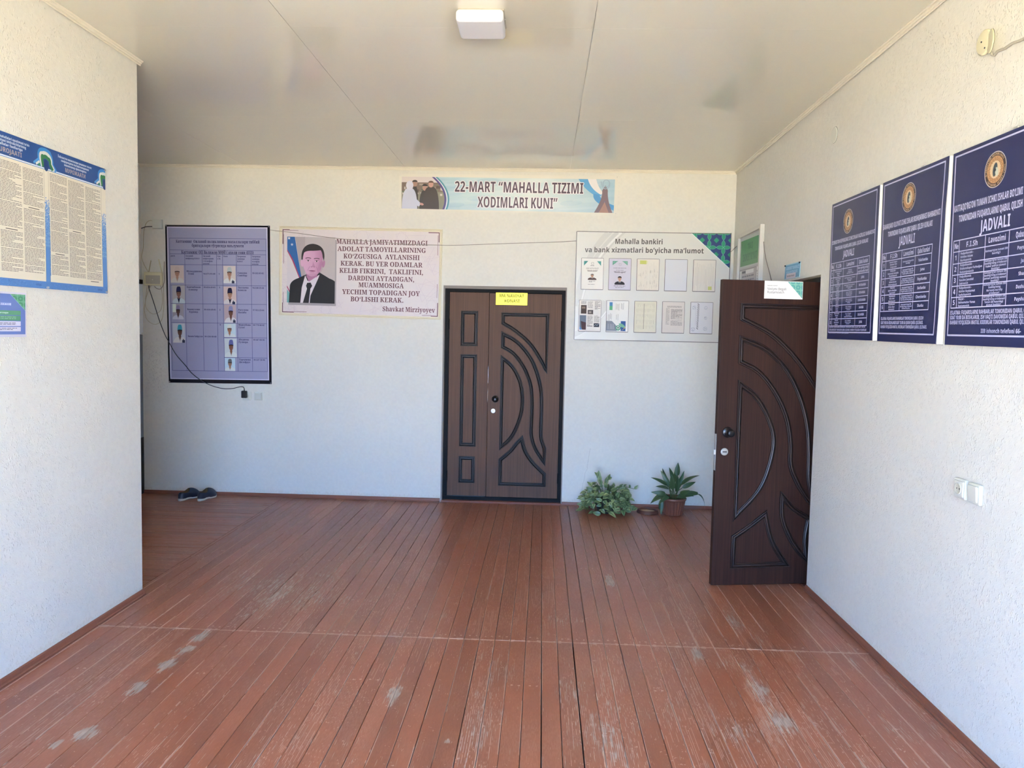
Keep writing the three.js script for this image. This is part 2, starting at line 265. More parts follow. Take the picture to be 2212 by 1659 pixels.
// ceiling of large painted sheets
const ceil = thing('ceiling', 'cream gloss-painted sheet ceiling of the hall', 'ceiling', [0, 0, 0], ST);
mesh('roof_slab', box(-4.7, 4.6, H + 0.012, H + 0.3, ZB - 0.3, ZF + 0.35), M.wallPlain, ceil);
{
  const xs = [XN - 0.2, -2.881, -1.33, 0.221, XR + 0.2], zs = [ZB, -5.603, -3.963, -2.323, -0.683, ZF];
  for (let i = 0; i < 4; i++) for (let j = 0; j < 5; j++) {
    if (i === 0 && j > 1) continue;
    const x0 = xs[i], x1 = xs[i + 1], g = i === 1 || i === 2 || i === 0 ? 0.0011 : 0, gz = 0.0006;
    const geo = metric(box(x0 + (i ? 0.0011 : 0), x1 - (i < 3 ? 0.0011 : 0), H, H + 0.012, zs[j] + (j ? gz : 0), zs[j + 1] - gz));
    mesh('ceiling_panel', geo, M.ceiling, ceil);
  }
}
// cornice and skirting: swept profiles
function profileRun(prof, from, to) { // prof: [out, up] pairs; out points to the right of the run direction
  const s = new THREE.Shape(prof.map(([a, b]) => new THREE.Vector2(a, b))), l = Math.hypot(to[0] - from[0], to[1] - from[1]);
  const g = new THREE.ExtrudeGeometry(s, { depth: l, bevelEnabled: false, curveSegments: 4 });
  g.rotateY(Math.atan2(to[0] - from[0], to[1] - from[1])); g.translate(from[0], 0, from[1]); return g;
}
const cor = (y) => [[0, y], [0, y - 0.012], [0.008, y - 0.014], [0.008, y - 0.027], [0.011, y - 0.028], [0.014, y - 0.022], [0.013, y - 0.0175], [0.018, y - 0.0165], [0.021, y - 0.010], [0.019, y - 0.0085], [0.027, y - 0.007], [0.030, y - 0.003], [0.030, y]];
const flip = (p) => p.map(([a, b]) => [-a, b]).reverse();
{
  const y = H;
  const names = [['trim_1', [[XN, ZB], [XR, ZB]], 'painted cornice strip along the top of the back wall'], ['trim_2', [[XR, ZF], [XR, ZB]], 'painted cornice strip along the top of the right wall'], ['trim_3', [[XL, ZP - 0.02], [XL, ZF]], 'painted cornice strip along the top of the left wall']];
  single(names[0][0], profileRun(flip(cor(y)), ...names[0][1]), M.trim, names[0][2], 'trim', ST);
  single(names[1][0], profileRun(flip(cor(y)), [XR, ZB], [XR, ZF]), M.trim, names[1][2], 'trim', ST);
  single(names[2][0], profileRun(cor(y), ...names[2][1]), M.trim, names[2][2], 'trim', ST);
  const sk = [[0, 0], [0.017, 0], [0.0175, 0.006], [0.012, 0.012], [0.0115, 0.020], [0.008, 0.031], [0.003, 0.035], [0, 0.036]];
  single('baseboard_back', merge([profileRun(flip(sk), [XN, ZB], [-0.955, ZB]), profileRun(flip(sk), [0.222, ZB], [XR, ZB])]), M.base, 'red-brown skirting along the foot of the back wall', 'baseboard', ST);
  single('baseboard_right', profileRun(flip(sk), [XR, -4.965], [XR, ZF]), M.base, 'red-brown skirting along the foot of the right wall', 'baseboard', ST);
  single('baseboard_left', profileRun(sk, [XL, ZP - 0.01], [XL, ZF]), M.base, 'red-brown skirting along the foot of the left wall', 'baseboard', ST);
}

// ---------------------------------------------------------------- doors
// closed outline from segments: two points = straight, more = smooth curve
function outline(segs) {
  const out = [];
  for (const s of segs) {
    const p = s.length > 2 ? new THREE.CatmullRomCurve3(s.map(([x, y]) => V(x, y, 0)), false, 'centripetal').getPoints(s.length * 5) : s.map(([x, y]) => V(x, y, 0));
    for (const q of p) if (!out.length || out[out.length - 1].distanceTo(q) > 1e-4) out.push(q);
  }
  if (out[0].distanceTo(out[out.length - 1]) < 1e-4) out.pop();
  return out;
}
function moulding(segs, half = 0.018, hgt = 0.010) {
  let pts = outline(segs), area = 0; pts.forEach((p, i) => { const q = pts[(i + 1) % pts.length]; area += p.x * q.y - q.x * p.y; }); if (area < 0) pts = pts.reverse();
  const prof = [[-1, 0], [-0.82, 0.75], [-0.55, 0.85], [-0.4, 0.2], [-0.2, 0.85], [0.15, 1], [0.42, 0.75], [0.55, 0.15], [0.72, 0.7], [0.88, 0.6], [1, 0]];
  const n = pts.length, P = [], I = [];
  for (let i = 0; i < n; i++) {
    const a = pts[(i + n - 1) % n], b = pts[i], c = pts[(i + 1) % n], d1 = b.clone().sub(a).normalize(), d2 = c.clone().sub(b).normalize();
    const n1 = V(-d1.y, d1.x, 0), n2 = V(-d2.y, d2.x, 0), m = n1.clone().add(n2).normalize(), k = Math.min(2.1, 1 / Math.max(0.3, m.dot(n1)));
    for (const [o, h] of prof) P.push(b.x + m.x * o * half * k, b.y + m.y * o * half * k, h * hgt);
  }
  const w = prof.length;
  for (let i = 0; i < n; i++) for (let j = 0; j < w - 1; j++) { const a = i * w + j, b = ((i + 1) % n) * w + j; I.push(a, b, b + 1, a, b + 1, a + 1); }
  const g = new THREE.BufferGeometry(); g.setAttribute('position', new THREE.Float32BufferAttribute(P, 3)); g.setIndex(I); g.computeVertexNormals();
  if (g.attributes.normal.getZ(5) < 0) { const ix = g.index.array; for (let i = 0; i < ix.length; i += 3) { const t = ix[i]; ix[i] = ix[i + 1]; ix[i + 1] = t; } g.computeVertexNormals(); }
  return toCreasedNormals(g.toNonIndexed(), 0.6);
}
const poly = (p) => p.map((q, i) => [q, p[(i + 1) % p.length]]);
function leafGeo(w, h, t, r = 0.003) { const g = rbox(w, h, t, r, 2); g.translate(w / 2, h / 2, -t / 2); return metric(g); }
{
  const ZL = ZB - 0.07, d = thing('door_1', 'closed brown double door with a narrow left leaf in the back wall', 'door', [0, 0, ZL], ST);
  mesh('reveal', merge([box(-0.95, -0.935, 0, 2.085, -0.15, 0.0705), box(0.212, 0.222, 0, 2.085, -0.15, 0.0705), box(-0.935, 0.212, 2.058, 2.085, -0.15, 0.0705)]), M.reveal, d);
  mesh('frame', merge([box(-0.935, -0.899, 0.01, 2.058, -0.07, 0.012), box(0.181, 0.212, 0.01, 2.058, -0.07, 0.012), box(-0.899, 0.181, 2.03, 2.058, -0.07, 0.012)]), M.blackFrame, d);
  mesh('stop', merge([box(-0.9, -0.885, 0.05, 2.03, -0.07, -0.041), box(0.165, 0.182, 0.05, 2.03, -0.07, -0.041), box(-0.885, 0.165, 2.0, 2.032, -0.07, -0.041)]), M.blackFrame, d);
  mesh('astragal', merge([box(-0.53, -0.50, 0.05, 0.985, -0.052, -0.0405), box(-0.53, -0.50, 1.09, 1.16, -0.052, -0.0405), box(-0.53, -0.50, 1.31, 2.03, -0.052, -0.0405)]), M.blackFrame, d);
  const th = mesh('threshold', merge([box(-0.94, 0.214, 0.0, 0.05, -0.09, 0.02)]), M.blackFrame, d);
  mesh('sill', box(-0.95, 0.222, -0.01, 0.018, -0.02, 0.075), M.base, d);
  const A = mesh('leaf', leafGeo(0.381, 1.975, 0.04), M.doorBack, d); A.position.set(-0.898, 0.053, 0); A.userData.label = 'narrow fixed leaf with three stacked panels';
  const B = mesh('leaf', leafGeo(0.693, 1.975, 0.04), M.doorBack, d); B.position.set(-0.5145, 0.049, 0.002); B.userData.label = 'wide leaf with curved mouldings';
  const sub = (leaf, segs) => { const m = mesh('moulding', moulding(segs), M.mould, leaf); m.position.set(-leaf.position.x, -leaf.position.y, 0); return m; };
  sub(A, poly([[-0.770, 1.833], [-0.641, 1.833], [-0.641, 1.53], [-0.770, 1.53]]));
  sub(A, poly([[-0.768, 1.414], [-0.643, 1.414], [-0.643, 0.555], [-0.768, 0.555]]));
  sub(A, poly([[-0.769, 0.423], [-0.647, 0.423], [-0.647, 0.198], [-0.769, 0.198]]));
  sub(B, [[[-0.380, 1.822], [0.044, 1.822]], [[0.044, 1.822], [0.044, 1.295]], [[0.044, 1.295], [-0.017, 1.404], [-0.116, 1.545], [-0.256, 1.665], [-0.380, 1.740]], [[-0.380, 1.740], [-0.380, 1.822]]]);
  sub(B, [[[-0.378, 1.635], [-0.254, 1.569], [-0.127, 1.435], [-0.049, 1.280], [-0.003, 1.102], [0.007, 0.951], [0.005, 0.743], [0.010, 0.633], [0.044, 0.537]], [[0.044, 0.537], [0.045, 0.397]], [[0.045, 0.397], [-0.045, 0.534], [-0.086, 0.672], [-0.086, 0.810], [-0.088, 1.017], [-0.108, 1.168], [-0.180, 1.331], [-0.279, 1.453], [-0.378, 1.512]], [[-0.378, 1.512], [-0.378, 1.635]]]);
  sub(B, [[[-0.380, 1.402], [-0.290, 1.329], [-0.211, 1.193], [-0.181, 1.043], [-0.184, 0.905], [-0.236, 0.723], [-0.302, 0.611], [-0.380, 0.539]], [[-0.380, 0.539], [-0.380, 1.402]]]);
  sub(B, [[[-0.381, 0.414], [-0.286, 0.500], [-0.226, 0.578], [-0.178, 0.628]], [[-0.178, 0.628], [-0.148, 0.517], [-0.077, 0.408], [0.047, 0.286]], [[0.047, 0.286], [0.047, 0.18]], [[0.047, 0.18], [-0.381, 0.18]], [[-0.381, 0.18], [-0.381, 0.414]]]);
  const kb = mesh('knob', lathe([[0, 0.062], [0.014, 0.062], [0.021, 0.056], [0.025, 0.045], [0.022, 0.034], [0.012, 0.024], [0.012, 0.012], [0.030, 0.010], [0.033, 0.005], [0.033, 0]], 28).rotateX(Math.PI / 2), M.knob, B); kb.position.set(0.0735, 0.957, 0.0);
  const cy = mesh('lock_cylinder', lathe([[0, 0.006], [0.019, 0.006], [0.022, 0.004], [0.0225, 0]], 28).rotateX(Math.PI / 2), M.steel, B); cy.position.set(0.0545, 0.842, 0);
  mesh('keyhole', box(-0.013, 0.013, -0.0025, 0.0025, 0.004, 0.0066), M.slot, cy);
  for (const [x, y] of [[-0.9, 1.72], [-0.9, 0.25], [0.1805, 1.72], [0.1805, 0.25]]) mesh('hinge', new THREE.CylinderGeometry(0.006, 0.006, 0.1, 10).translate(x, y, 0.012), M.blackFrame, d);
}
{ // open door in the right wall: leaf turned out into the hall, hung in the depth of the opening
  const d = thing('door_2', 'dark brown door standing open into the hall at the right wall', 'door', [1.152, 0.006, -4.978], ST); d.rotation.y = 0.1584;
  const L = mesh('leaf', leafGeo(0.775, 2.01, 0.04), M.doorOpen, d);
  const sub = (segs) => mesh('moulding', moulding(segs, 0.018, 0.011), M.mouldOpen, L);
  sub([[[0.142, 1.842], [0.68, 1.842]], [[0.68, 1.842], [0.68, 1.30]], [[0.68, 1.30], [0.525, 1.501], [0.347, 1.660], [0.142, 1.760]], [[0.142, 1.76], [0.142, 1.842]]]);
  sub([[[0.141, 1.631], [0.309, 1.565], [0.457, 1.432], [0.566, 1.243], [0.626, 1.038], [0.642, 0.872], [0.65, 0.70], [0.672, 0.60]], [[0.672, 0.60], [0.672, 0.54]], [[0.672, 0.54], [0.579, 0.665], [0.515, 0.803], [0.508, 0.941], [0.471, 1.119], [0.378, 1.295], [0.259, 1.422], [0.141, 1.481]], [[0.141, 1.481], [0.141, 1.631]]]);
  sub([[[0.146, 1.333], [0.267, 1.240], [0.358, 1.091], [0.393, 0.968], [0.371, 0.803], [0.307, 0.638], [0.146, 0.457]], [[0.146, 0.457], [0.146, 1.333]]]);
  sub([[[0.142, 0.321], [0.240, 0.386], [0.355, 0.474]], [[0.355, 0.474], [0.409, 0.290], [0.510, 0.135]], [[0.510, 0.135], [0.142, 0.128]], [[0.142, 0.128], [0.142, 0.321]]]);
  sub([[[0.467, 0.596], [0.543, 0.512], [0.660, 0.441]], [[0.660, 0.441], [0.641, 0.300], [0.656, 0.165]], [[0.656, 0.165], [0.601, 0.218], [0.523, 0.331], [0.473, 0.457], [0.467, 0.596]]]);
  const kb = mesh('knob', lathe([[0, 0.070], [0.016, 0.070], [0.024, 0.063], [0.0275, 0.050], [0.024, 0.038], [0.013, 0.026], [0.013, 0.012], [0.033, 0.010], [0.036, 0.005], [0.036, 0]], 28).rotateX(Math.PI / 2), M.knob, L); kb.position.set(0.072, 1.018, 0);
  const cy = mesh('lock_cylinder', lathe([[0, 0.008], [0.021, 0.008], [0.0245, 0.005], [0.025, 0]], 28).rotateX(Math.PI / 2), M.steel, L); cy.position.set(0.055, 0.890, 0);
  mesh('keyhole', box(-0.014, 0.014, -0.003, 0.003, 0.006, 0.0087), M.slot, cy);
  const lp = mesh('lock_plate', merge([rbox(0.003, 0.24, 0.026, 0.001)]), M.steel, L); lp.position.set(-0.0008, 0.885, -0.02);
  mesh('latch', rbox(0.012, 0.032, 0.014, 0.002).translate(-0.004, 0, 0), M.steel, lp);
  for (const y of [0.3, 1.72]) mesh('hinge', new THREE.CylinderGeometry(0.008, 0.008, 0.11, 10).translate(0.779, y, 0.0), M.steel, L);
  const f = mesh('frame', merge([box(1.83, 1.95, 0.002, 2.054, -5.045, -4.967), box(1.83, 1.95, 0.002, 2.054, -5.858, -5.79), box(1.83, 1.95, 2.02, 2.054, -5.79, -5.045)]), M.blackFrame, d);
  f.position.set(0, 0, 0); f.applyMatrix4(d.updateWorldMatrix(true, false) ?? new THREE.Matrix4()); f.matrix.copy(d.matrixWorld).invert(); f.matrix.decompose(f.position, f.quaternion, f.scale);
  mesh('sill', box(1.775, 2.1, -0.02, 0.004, -5.855, -4.967), M.base, d).applyMatrix4(d.matrixWorld.clone().invert());
}
{ // door at the far end of the recess, seen edge-on past the corner
  const d = thing('door_3', 'shaded door edge in the recess past the left corner', 'door', [XN, 0, ZB], ST);
  mesh('frame', merge([box(-0.08, 0.012, 0, 2.085, 0.855, 0.913), box(-0.08, 0.012, 2.045, 2.085, 0.001, 0.855)]), M.blackFrame, d);
  mesh('lower_panel', box(-0.06, 0.006, 0.005, 0.557, 0.001, 0.855), M.black, d);
  mesh('upper_panel', box(-0.06, 0.004, 0.557, 2.045, 0.001, 0.855), std(0x7d8790, 0.5), d);
  mesh('plastic_cover', box(0.004, 0.012, 1.56, 2.04, 0.003, 0.84), std(0xe2e8ee, 0.3), d);
  mesh('cover_hook', rbox(0.02, 0.02, 0.03, 0.004).translate(0.012, 1.566, 0.022), M.whitePlastic, d);
  mesh('door_handle', tube([V(0.006, 1.02, 0.79), V(0.045, 1.02, 0.79), V(0.05, 1.02, 0.68)], 0.008), M.steel, d);
}

// ---------------------------------------------------------------- print
const RED = '#5e2a32';
function fit(x, text, cx, cy, w, h, color, font = 'bold sans-serif', align = 'center') { // text squeezed to a width, centred on (cx, cy)
  text = text.replace(/[ҳқғҲҚҒ]/g, (c) => ({ ҳ: 'х', қ: 'к', ғ: 'г', Ҳ: 'Х', Қ: 'К', Ғ: 'Г' })[c]); const [wt, ...fam] = font.split(' '); x.save(); x.font = `${wt} ${h}px ${fam.join(' ')}`; x.fillStyle = color; x.textBaseline = 'middle'; x.textAlign = 'left';
  const m = x.measureText(text).width || 1, k = w ? w / m : 1; x.translate(align === 'center' ? cx - m * k / 2 : cx, cy); x.scale(k, 1); x.fillText(text, 0, 0); x.restore();
}
function scrawl(x, x0, y0, w, lh, lines, R, color, thick = 0.45, ragged = 0.25) { // lines too small to read in the photo: word-length dashes
  x.fillStyle = color;
  for (let i = 0; i < lines; i++) { let p = x0; const end = x0 + w * (1 - (R() < 0.2 ? R() * ragged * 2.5 : 0)); while (p < end) { const l = Math.min(end - p, lh * (0.8 + R() * 3)); x.fillRect(p, y0 + i * lh, l, lh * thick); p += l + lh * 0.45; } }
}
// a small printed head-and-shoulders picture
function portrait(x, X, Y, w, h, o) {
  x.save(); x.beginPath(); x.rect(X, Y, w, h); x.clip(); x.translate(X, Y); x.scale(w / 100, h / 130);
  x.fillStyle = o.bg; x.fillRect(0, 0, 100, 130);
  if (o.bg2) { x.fillStyle = o.bg2; x.fillRect(0, 0, 32, 70); }
  const dx = o.dx ?? 0; x.translate(dx, o.dy ?? 0);
  x.fillStyle = o.coat; x.beginPath(); x.moveTo(-10, 140); x.quadraticCurveTo(0, 100, 26, 94); x.lineTo(50, 88); x.lineTo(74, 94); x.quadraticCurveTo(100, 100, 108, 140); x.fill();
  x.fillStyle = o.skin; x.fillRect(41, 74, 18, 18); x.beginPath(); x.moveTo(40, 88); x.lineTo(50, 116); x.lineTo(60, 88); x.fill();
  if (o.shirt) { x.fillStyle = o.shirt; x.beginPath(); x.moveTo(38, 88); x.lineTo(50, 130); x.lineTo(62, 88); x.lineTo(50, 98); x.fill(); }
  if (o.tie) { x.fillStyle = o.tie; x.beginPath(); x.moveTo(46, 96); x.lineTo(54, 96); x.lineTo(56, 130); x.lineTo(44, 130); x.fill(); }
  x.strokeStyle = 'rgba(90,90,100,.5)'; x.lineWidth = 1.5; x.beginPath(); x.moveTo(38, 90); x.lineTo(50, 122); x.lineTo(62, 90); x.stroke();
  x.fillStyle = o.skin; x.beginPath(); x.ellipse(50, 60, 17, 23, 0, 0, 7); x.fill();
  x.fillStyle = o.hair; x.beginPath(); x.ellipse(50, 47, 18.5, 15, 0, Math.PI, 0); x.lineTo(67, 58); x.lineTo(64, 49); x.lineTo(36, 49); x.lineTo(33, 58); x.fill();
  if (o.cap) { x.fillStyle = o.cap; x.beginPath(); x.moveTo(31, 46); x.quadraticCurveTo(32, 14, 42, 9); x.lineTo(60, 9); x.quadraticCurveTo(68, 14, 69, 46); x.quadraticCurveTo(50, 39, 31, 46); x.fill(); }
  x.fillStyle = '#2c2220'; for (const s of [-1, 1]) { x.beginPath(); x.ellipse(50 + s * 7, 59, 2.6, 1.5, 0, 0, 7); x.fill(); x.fillRect(50 + s * 7 - 4, 54.5, 8, 1.2); }
  x.fillStyle = o.shade; x.beginPath(); x.moveTo(49, 60); x.lineTo(52.5, 68); x.lineTo(47.5, 68); x.fill(); x.fillStyle = o.lip; x.fillRect(44.5, 73, 11, 1.8);
  if (o.badge) { x.fillStyle = '#3b3f55'; x.fillRect(68, 112, 22, 20); x.fillRect(74, 104, 6, 10); }
  x.restore();
}
function pattern(x, ox, oy, s, n, c1, c2) { // ornament of crossing petals
  x.fillStyle = c1; x.fillRect(ox, oy, s * n, s * n);
  for (let i = 0; i < n; i++) for (let j = 0; j < n; j++) {
    const cx = ox + (i + 0.5) * s, cy = oy + (j + 0.5) * s; x.save(); x.translate(cx, cy); x.fillStyle = c2; x.strokeStyle = 'rgba(150,220,190,.55)'; x.lineWidth = s * 0.025;
    for (let k = 0; k < 4; k++) { x.rotate(Math.PI / 2); x.beginPath(); x.moveTo(0, 0); x.quadraticCurveTo(s * 0.26, s * 0.25, 0, s * 0.5); x.quadraticCurveTo(-s * 0.26, s * 0.25, 0, 0); x.fill(); x.stroke(); }
    x.restore(); x.save(); x.translate(ox + i * s, oy + j * s); x.rotate(Math.PI / 4); x.fillStyle = c2; x.fillRect(-s * 0.14, -s * 0.14, s * 0.28, s * 0.28); x.restore();
  }
}
const printMat = (t, r = 0.5, o = {}) => std(0xffffff, r, { map: t, ...o });

// --- clinic banner in the recess
{
  const R = rng(21), W = 1024, Hh = 1520, T = canvasTex(W, Hh, (x) => {
    x.fillStyle = '#15131f'; x.fillRect(0, 0, W, Hh); x.fillStyle = '#d9d8ea'; x.fillRect(16, 16, W - 40, Hh - 52); x.fillStyle = '#a4a4c0'; x.fillRect(26, 26, W - 60, Hh - 72);
    const L = 40, Rr = 984, Y = [126, 238, 276, 378, 574, 752, 936, 1400]; x.strokeStyle = '#4a4a78'; x.lineWidth = 3; x.strokeRect(L, Y[0], Rr - L, Y[7] - Y[0]);
    for (const y of Y.slice(1, 7)) { x.beginPath(); x.moveTo(L, y); x.lineTo(Rr, y); x.stroke(); }
    const C = [L, 186, 356, 498, 558, 694, 838, Rr]; for (const c of C.slice(1, 7)) { x.beginPath(); x.moveTo(c, Y[2]); x.lineTo(c, Y[7]); x.stroke(); }
    for (const y of [1074, 1268]) { x.beginPath(); x.moveTo(C[4], y); x.lineTo(Rr, y); x.stroke(); }
    fit(x, 'Каттаминг  Оилавий поликлиника маҳаллалари тиббий', 512, 156, 820, 38, '#23234a', 'bold serif'); fit(x, 'бригадалари тўғрисида маълумоти', 512, 194, 510, 38, '#23234a', 'bold serif'); fit(x, 'Каттаминг ОП Валижон МФЙ ( аҳоли сони 4553)', 508, 258, 710, 40, '#1d1d44', 'bold serif');
    const hd = [['расм'], ['Оилавий', 'шифокор И.Ф.О'], ['Оилавий', 'шифокорнин', 'г телефон', 'рақами'], ['Ҳов', 'а №'], ['Расм'], ['Патронаж', 'ҳамшира', 'И.Ф.О'], ['Патронаж', 'ҳамшира', 'телефон', 'рақами']];
    hd.forEach((l, i) => l.forEach((s, k) => fit(x, s, C[i] + 8, 294 + k * 24, Math.min(C[i + 1] - C[i] - 14, s.length * 10.5), 19, '#2a2a52', 'bold serif', 'left')));
    const left = [['Муҳаддинова', 'Олия', '94-471-91-68', '1', 574 - 196 + 60], ['Канчибоков', 'Алишер', '99-616-49-01', '3', 586], ['Бекмуллин', 'Хуршид', '99-616-49-01', '2', 802], ['Ризаев Хайрулло', '', '99-336-98-68', '4', 1058]];
    left.forEach(([a, b, ph, n, y], i) => { const yy = [440, 592, 806, 1066][i]; fit(x, a, C[1] + 14, yy, i === 3 ? 150 : 0, 21, '#23234a', 'bold serif', 'left'); fit(x, b, C[1] + 30, yy + 24, 0, 21, '#23234a', 'bold serif', 'left'); fit(x, ph, C[2] + 10, yy + (i ? 0 : 22), 118, 20, '#23234a', 'bold serif', 'left'); fit(x, n, C[3] + 20, [462, 592, 806, 950][i], 0, 20, '#23234a', 'bold serif', 'left'); });
    const right = [['Саидова', 'Санобар', '99-102-85-82', 452], ['Тиллаева', 'Камола', '94-240-23-44', 592], ['Расулова', 'Насиба', '97-912-23-64', 806], ['Мансубова', 'Гулзо', '99-779-46-42', 950], ['Шодиева', 'Гулнора', '99-447-04-56', 1092], ['Турсунова', 'Дилафруз', '99-247-18-96', 1286]];
    right.forEach(([a, b, ph, y]) => { fit(x, a, C[5] + 10, y, 0, 21, '#23234a', 'bold serif', 'left'); fit(x, b, C[5] + 10, y + 24, 0, 21, '#23234a', 'bold serif', 'left'); fit(x, ph, C[6] + 10, y, 112, 20, '#23234a', 'bold serif', 'left'); });
    const sk = { skin: '#b98e78', shade: '#8a6250', lip: '#8a4f4a', hair: '#2b2424' };
    const P = [[44, 384, 130, 168, { bg: '#d9c6bd', coat: '#d8d4cc', cap: '#d3beb6' }], [58, 576, 124, 174, { bg: '#b9b6b8', coat: '#c3d3d8', cap: '#2c2a52', skin: '#8a6658', shirt: '#22253a' }], [56, 756, 108, 148, { bg: '#a9a3ab', bg2: '#dfe9dc', coat: '#c9cbd6', cap: '#8d84a4', skin: '#5e443c', dy: 2 }], [52, 942, 122, 188, { bg: '#c9ced6', coat: '#dedcd8', cap: '#46a3bd', skin: '#6d4c40', badge: 1, dx: 8 }],
      [564, 386, 120, 166, { bg: '#dbcfc6', coat: '#e3e4e0', cap: '#b9c4c0', badge: 1 }], [562, 584, 126, 168, { bg: '#d9c3bd', coat: '#dcd6d4', cap: '#292642', badge: 1, shirt: '#2a2436' }], [566, 758, 116, 172, { bg: '#c2adb0', coat: '#dedde0', cap: '#8d92bd', skin: '#6f4c40', badge: 1, dx: 6 }], [562, 940, 116, 130, { bg: '#cddfe2', coat: '#dde3e0', cap: '#dde0d8', skin: '#a5765f', dx: -4 }], [562, 1082, 122, 182, { bg: '#d3dbdc', coat: '#e0e6e2', cap: '#6a6ea8', skin: '#8a5d4c', dx: 4 }], [562, 1272, 104, 126, { bg: '#c7dfe8', coat: '#dfe6e2', cap: '#6d6e70', skin: '#a9856f' }]];
    for (const [a, b, c, dd, o] of P) portrait(x, a, b, c, dd, { ...sk, ...o });
  });
  const q = [[-3.641, 2.612], [-2.623, 2.619], [-2.605, 1.105], [-3.618, 1.096]];
  const wv = (u, v) => 0.0045 * Math.sin(v * 3.1) * (0.6 + 0.4 * Math.sin(u * 9 + v * 2)) + 0.0022 * (fbm(u * 7 + 3 * v, v * 10) - 0.4) + (v < 0.45 ? 0.004 * (vnoise(u * 9 + 2, v * 16) - 0.5) * Math.sin(Math.PI * Math.min(1, v / 0.45)) : 0);
  const s = sheetOn('back', q, 0.004, 0.0012, 40, 56, (u, v) => Math.max(-0.002, wv(u, v))), g = thing('wall_banner', 'tall lavender clinic banner with portraits and a dark border', 'banner', s.origin.toArray());
  mesh('print', s.geo, printMat(T, 0.24), g);
  for (const [a, y] of [[-3.63, 2.603], [-2.632, 2.609], [-2.614, 1.115], [-3.609, 1.106]]) mesh('nail', new THREE.CylinderGeometry(0.004, 0.004, 0.014, 8).rotateX(Math.PI / 2), M.steel, g).position.set(a - s.origin.x, y - s.origin.y, 0.008);
}
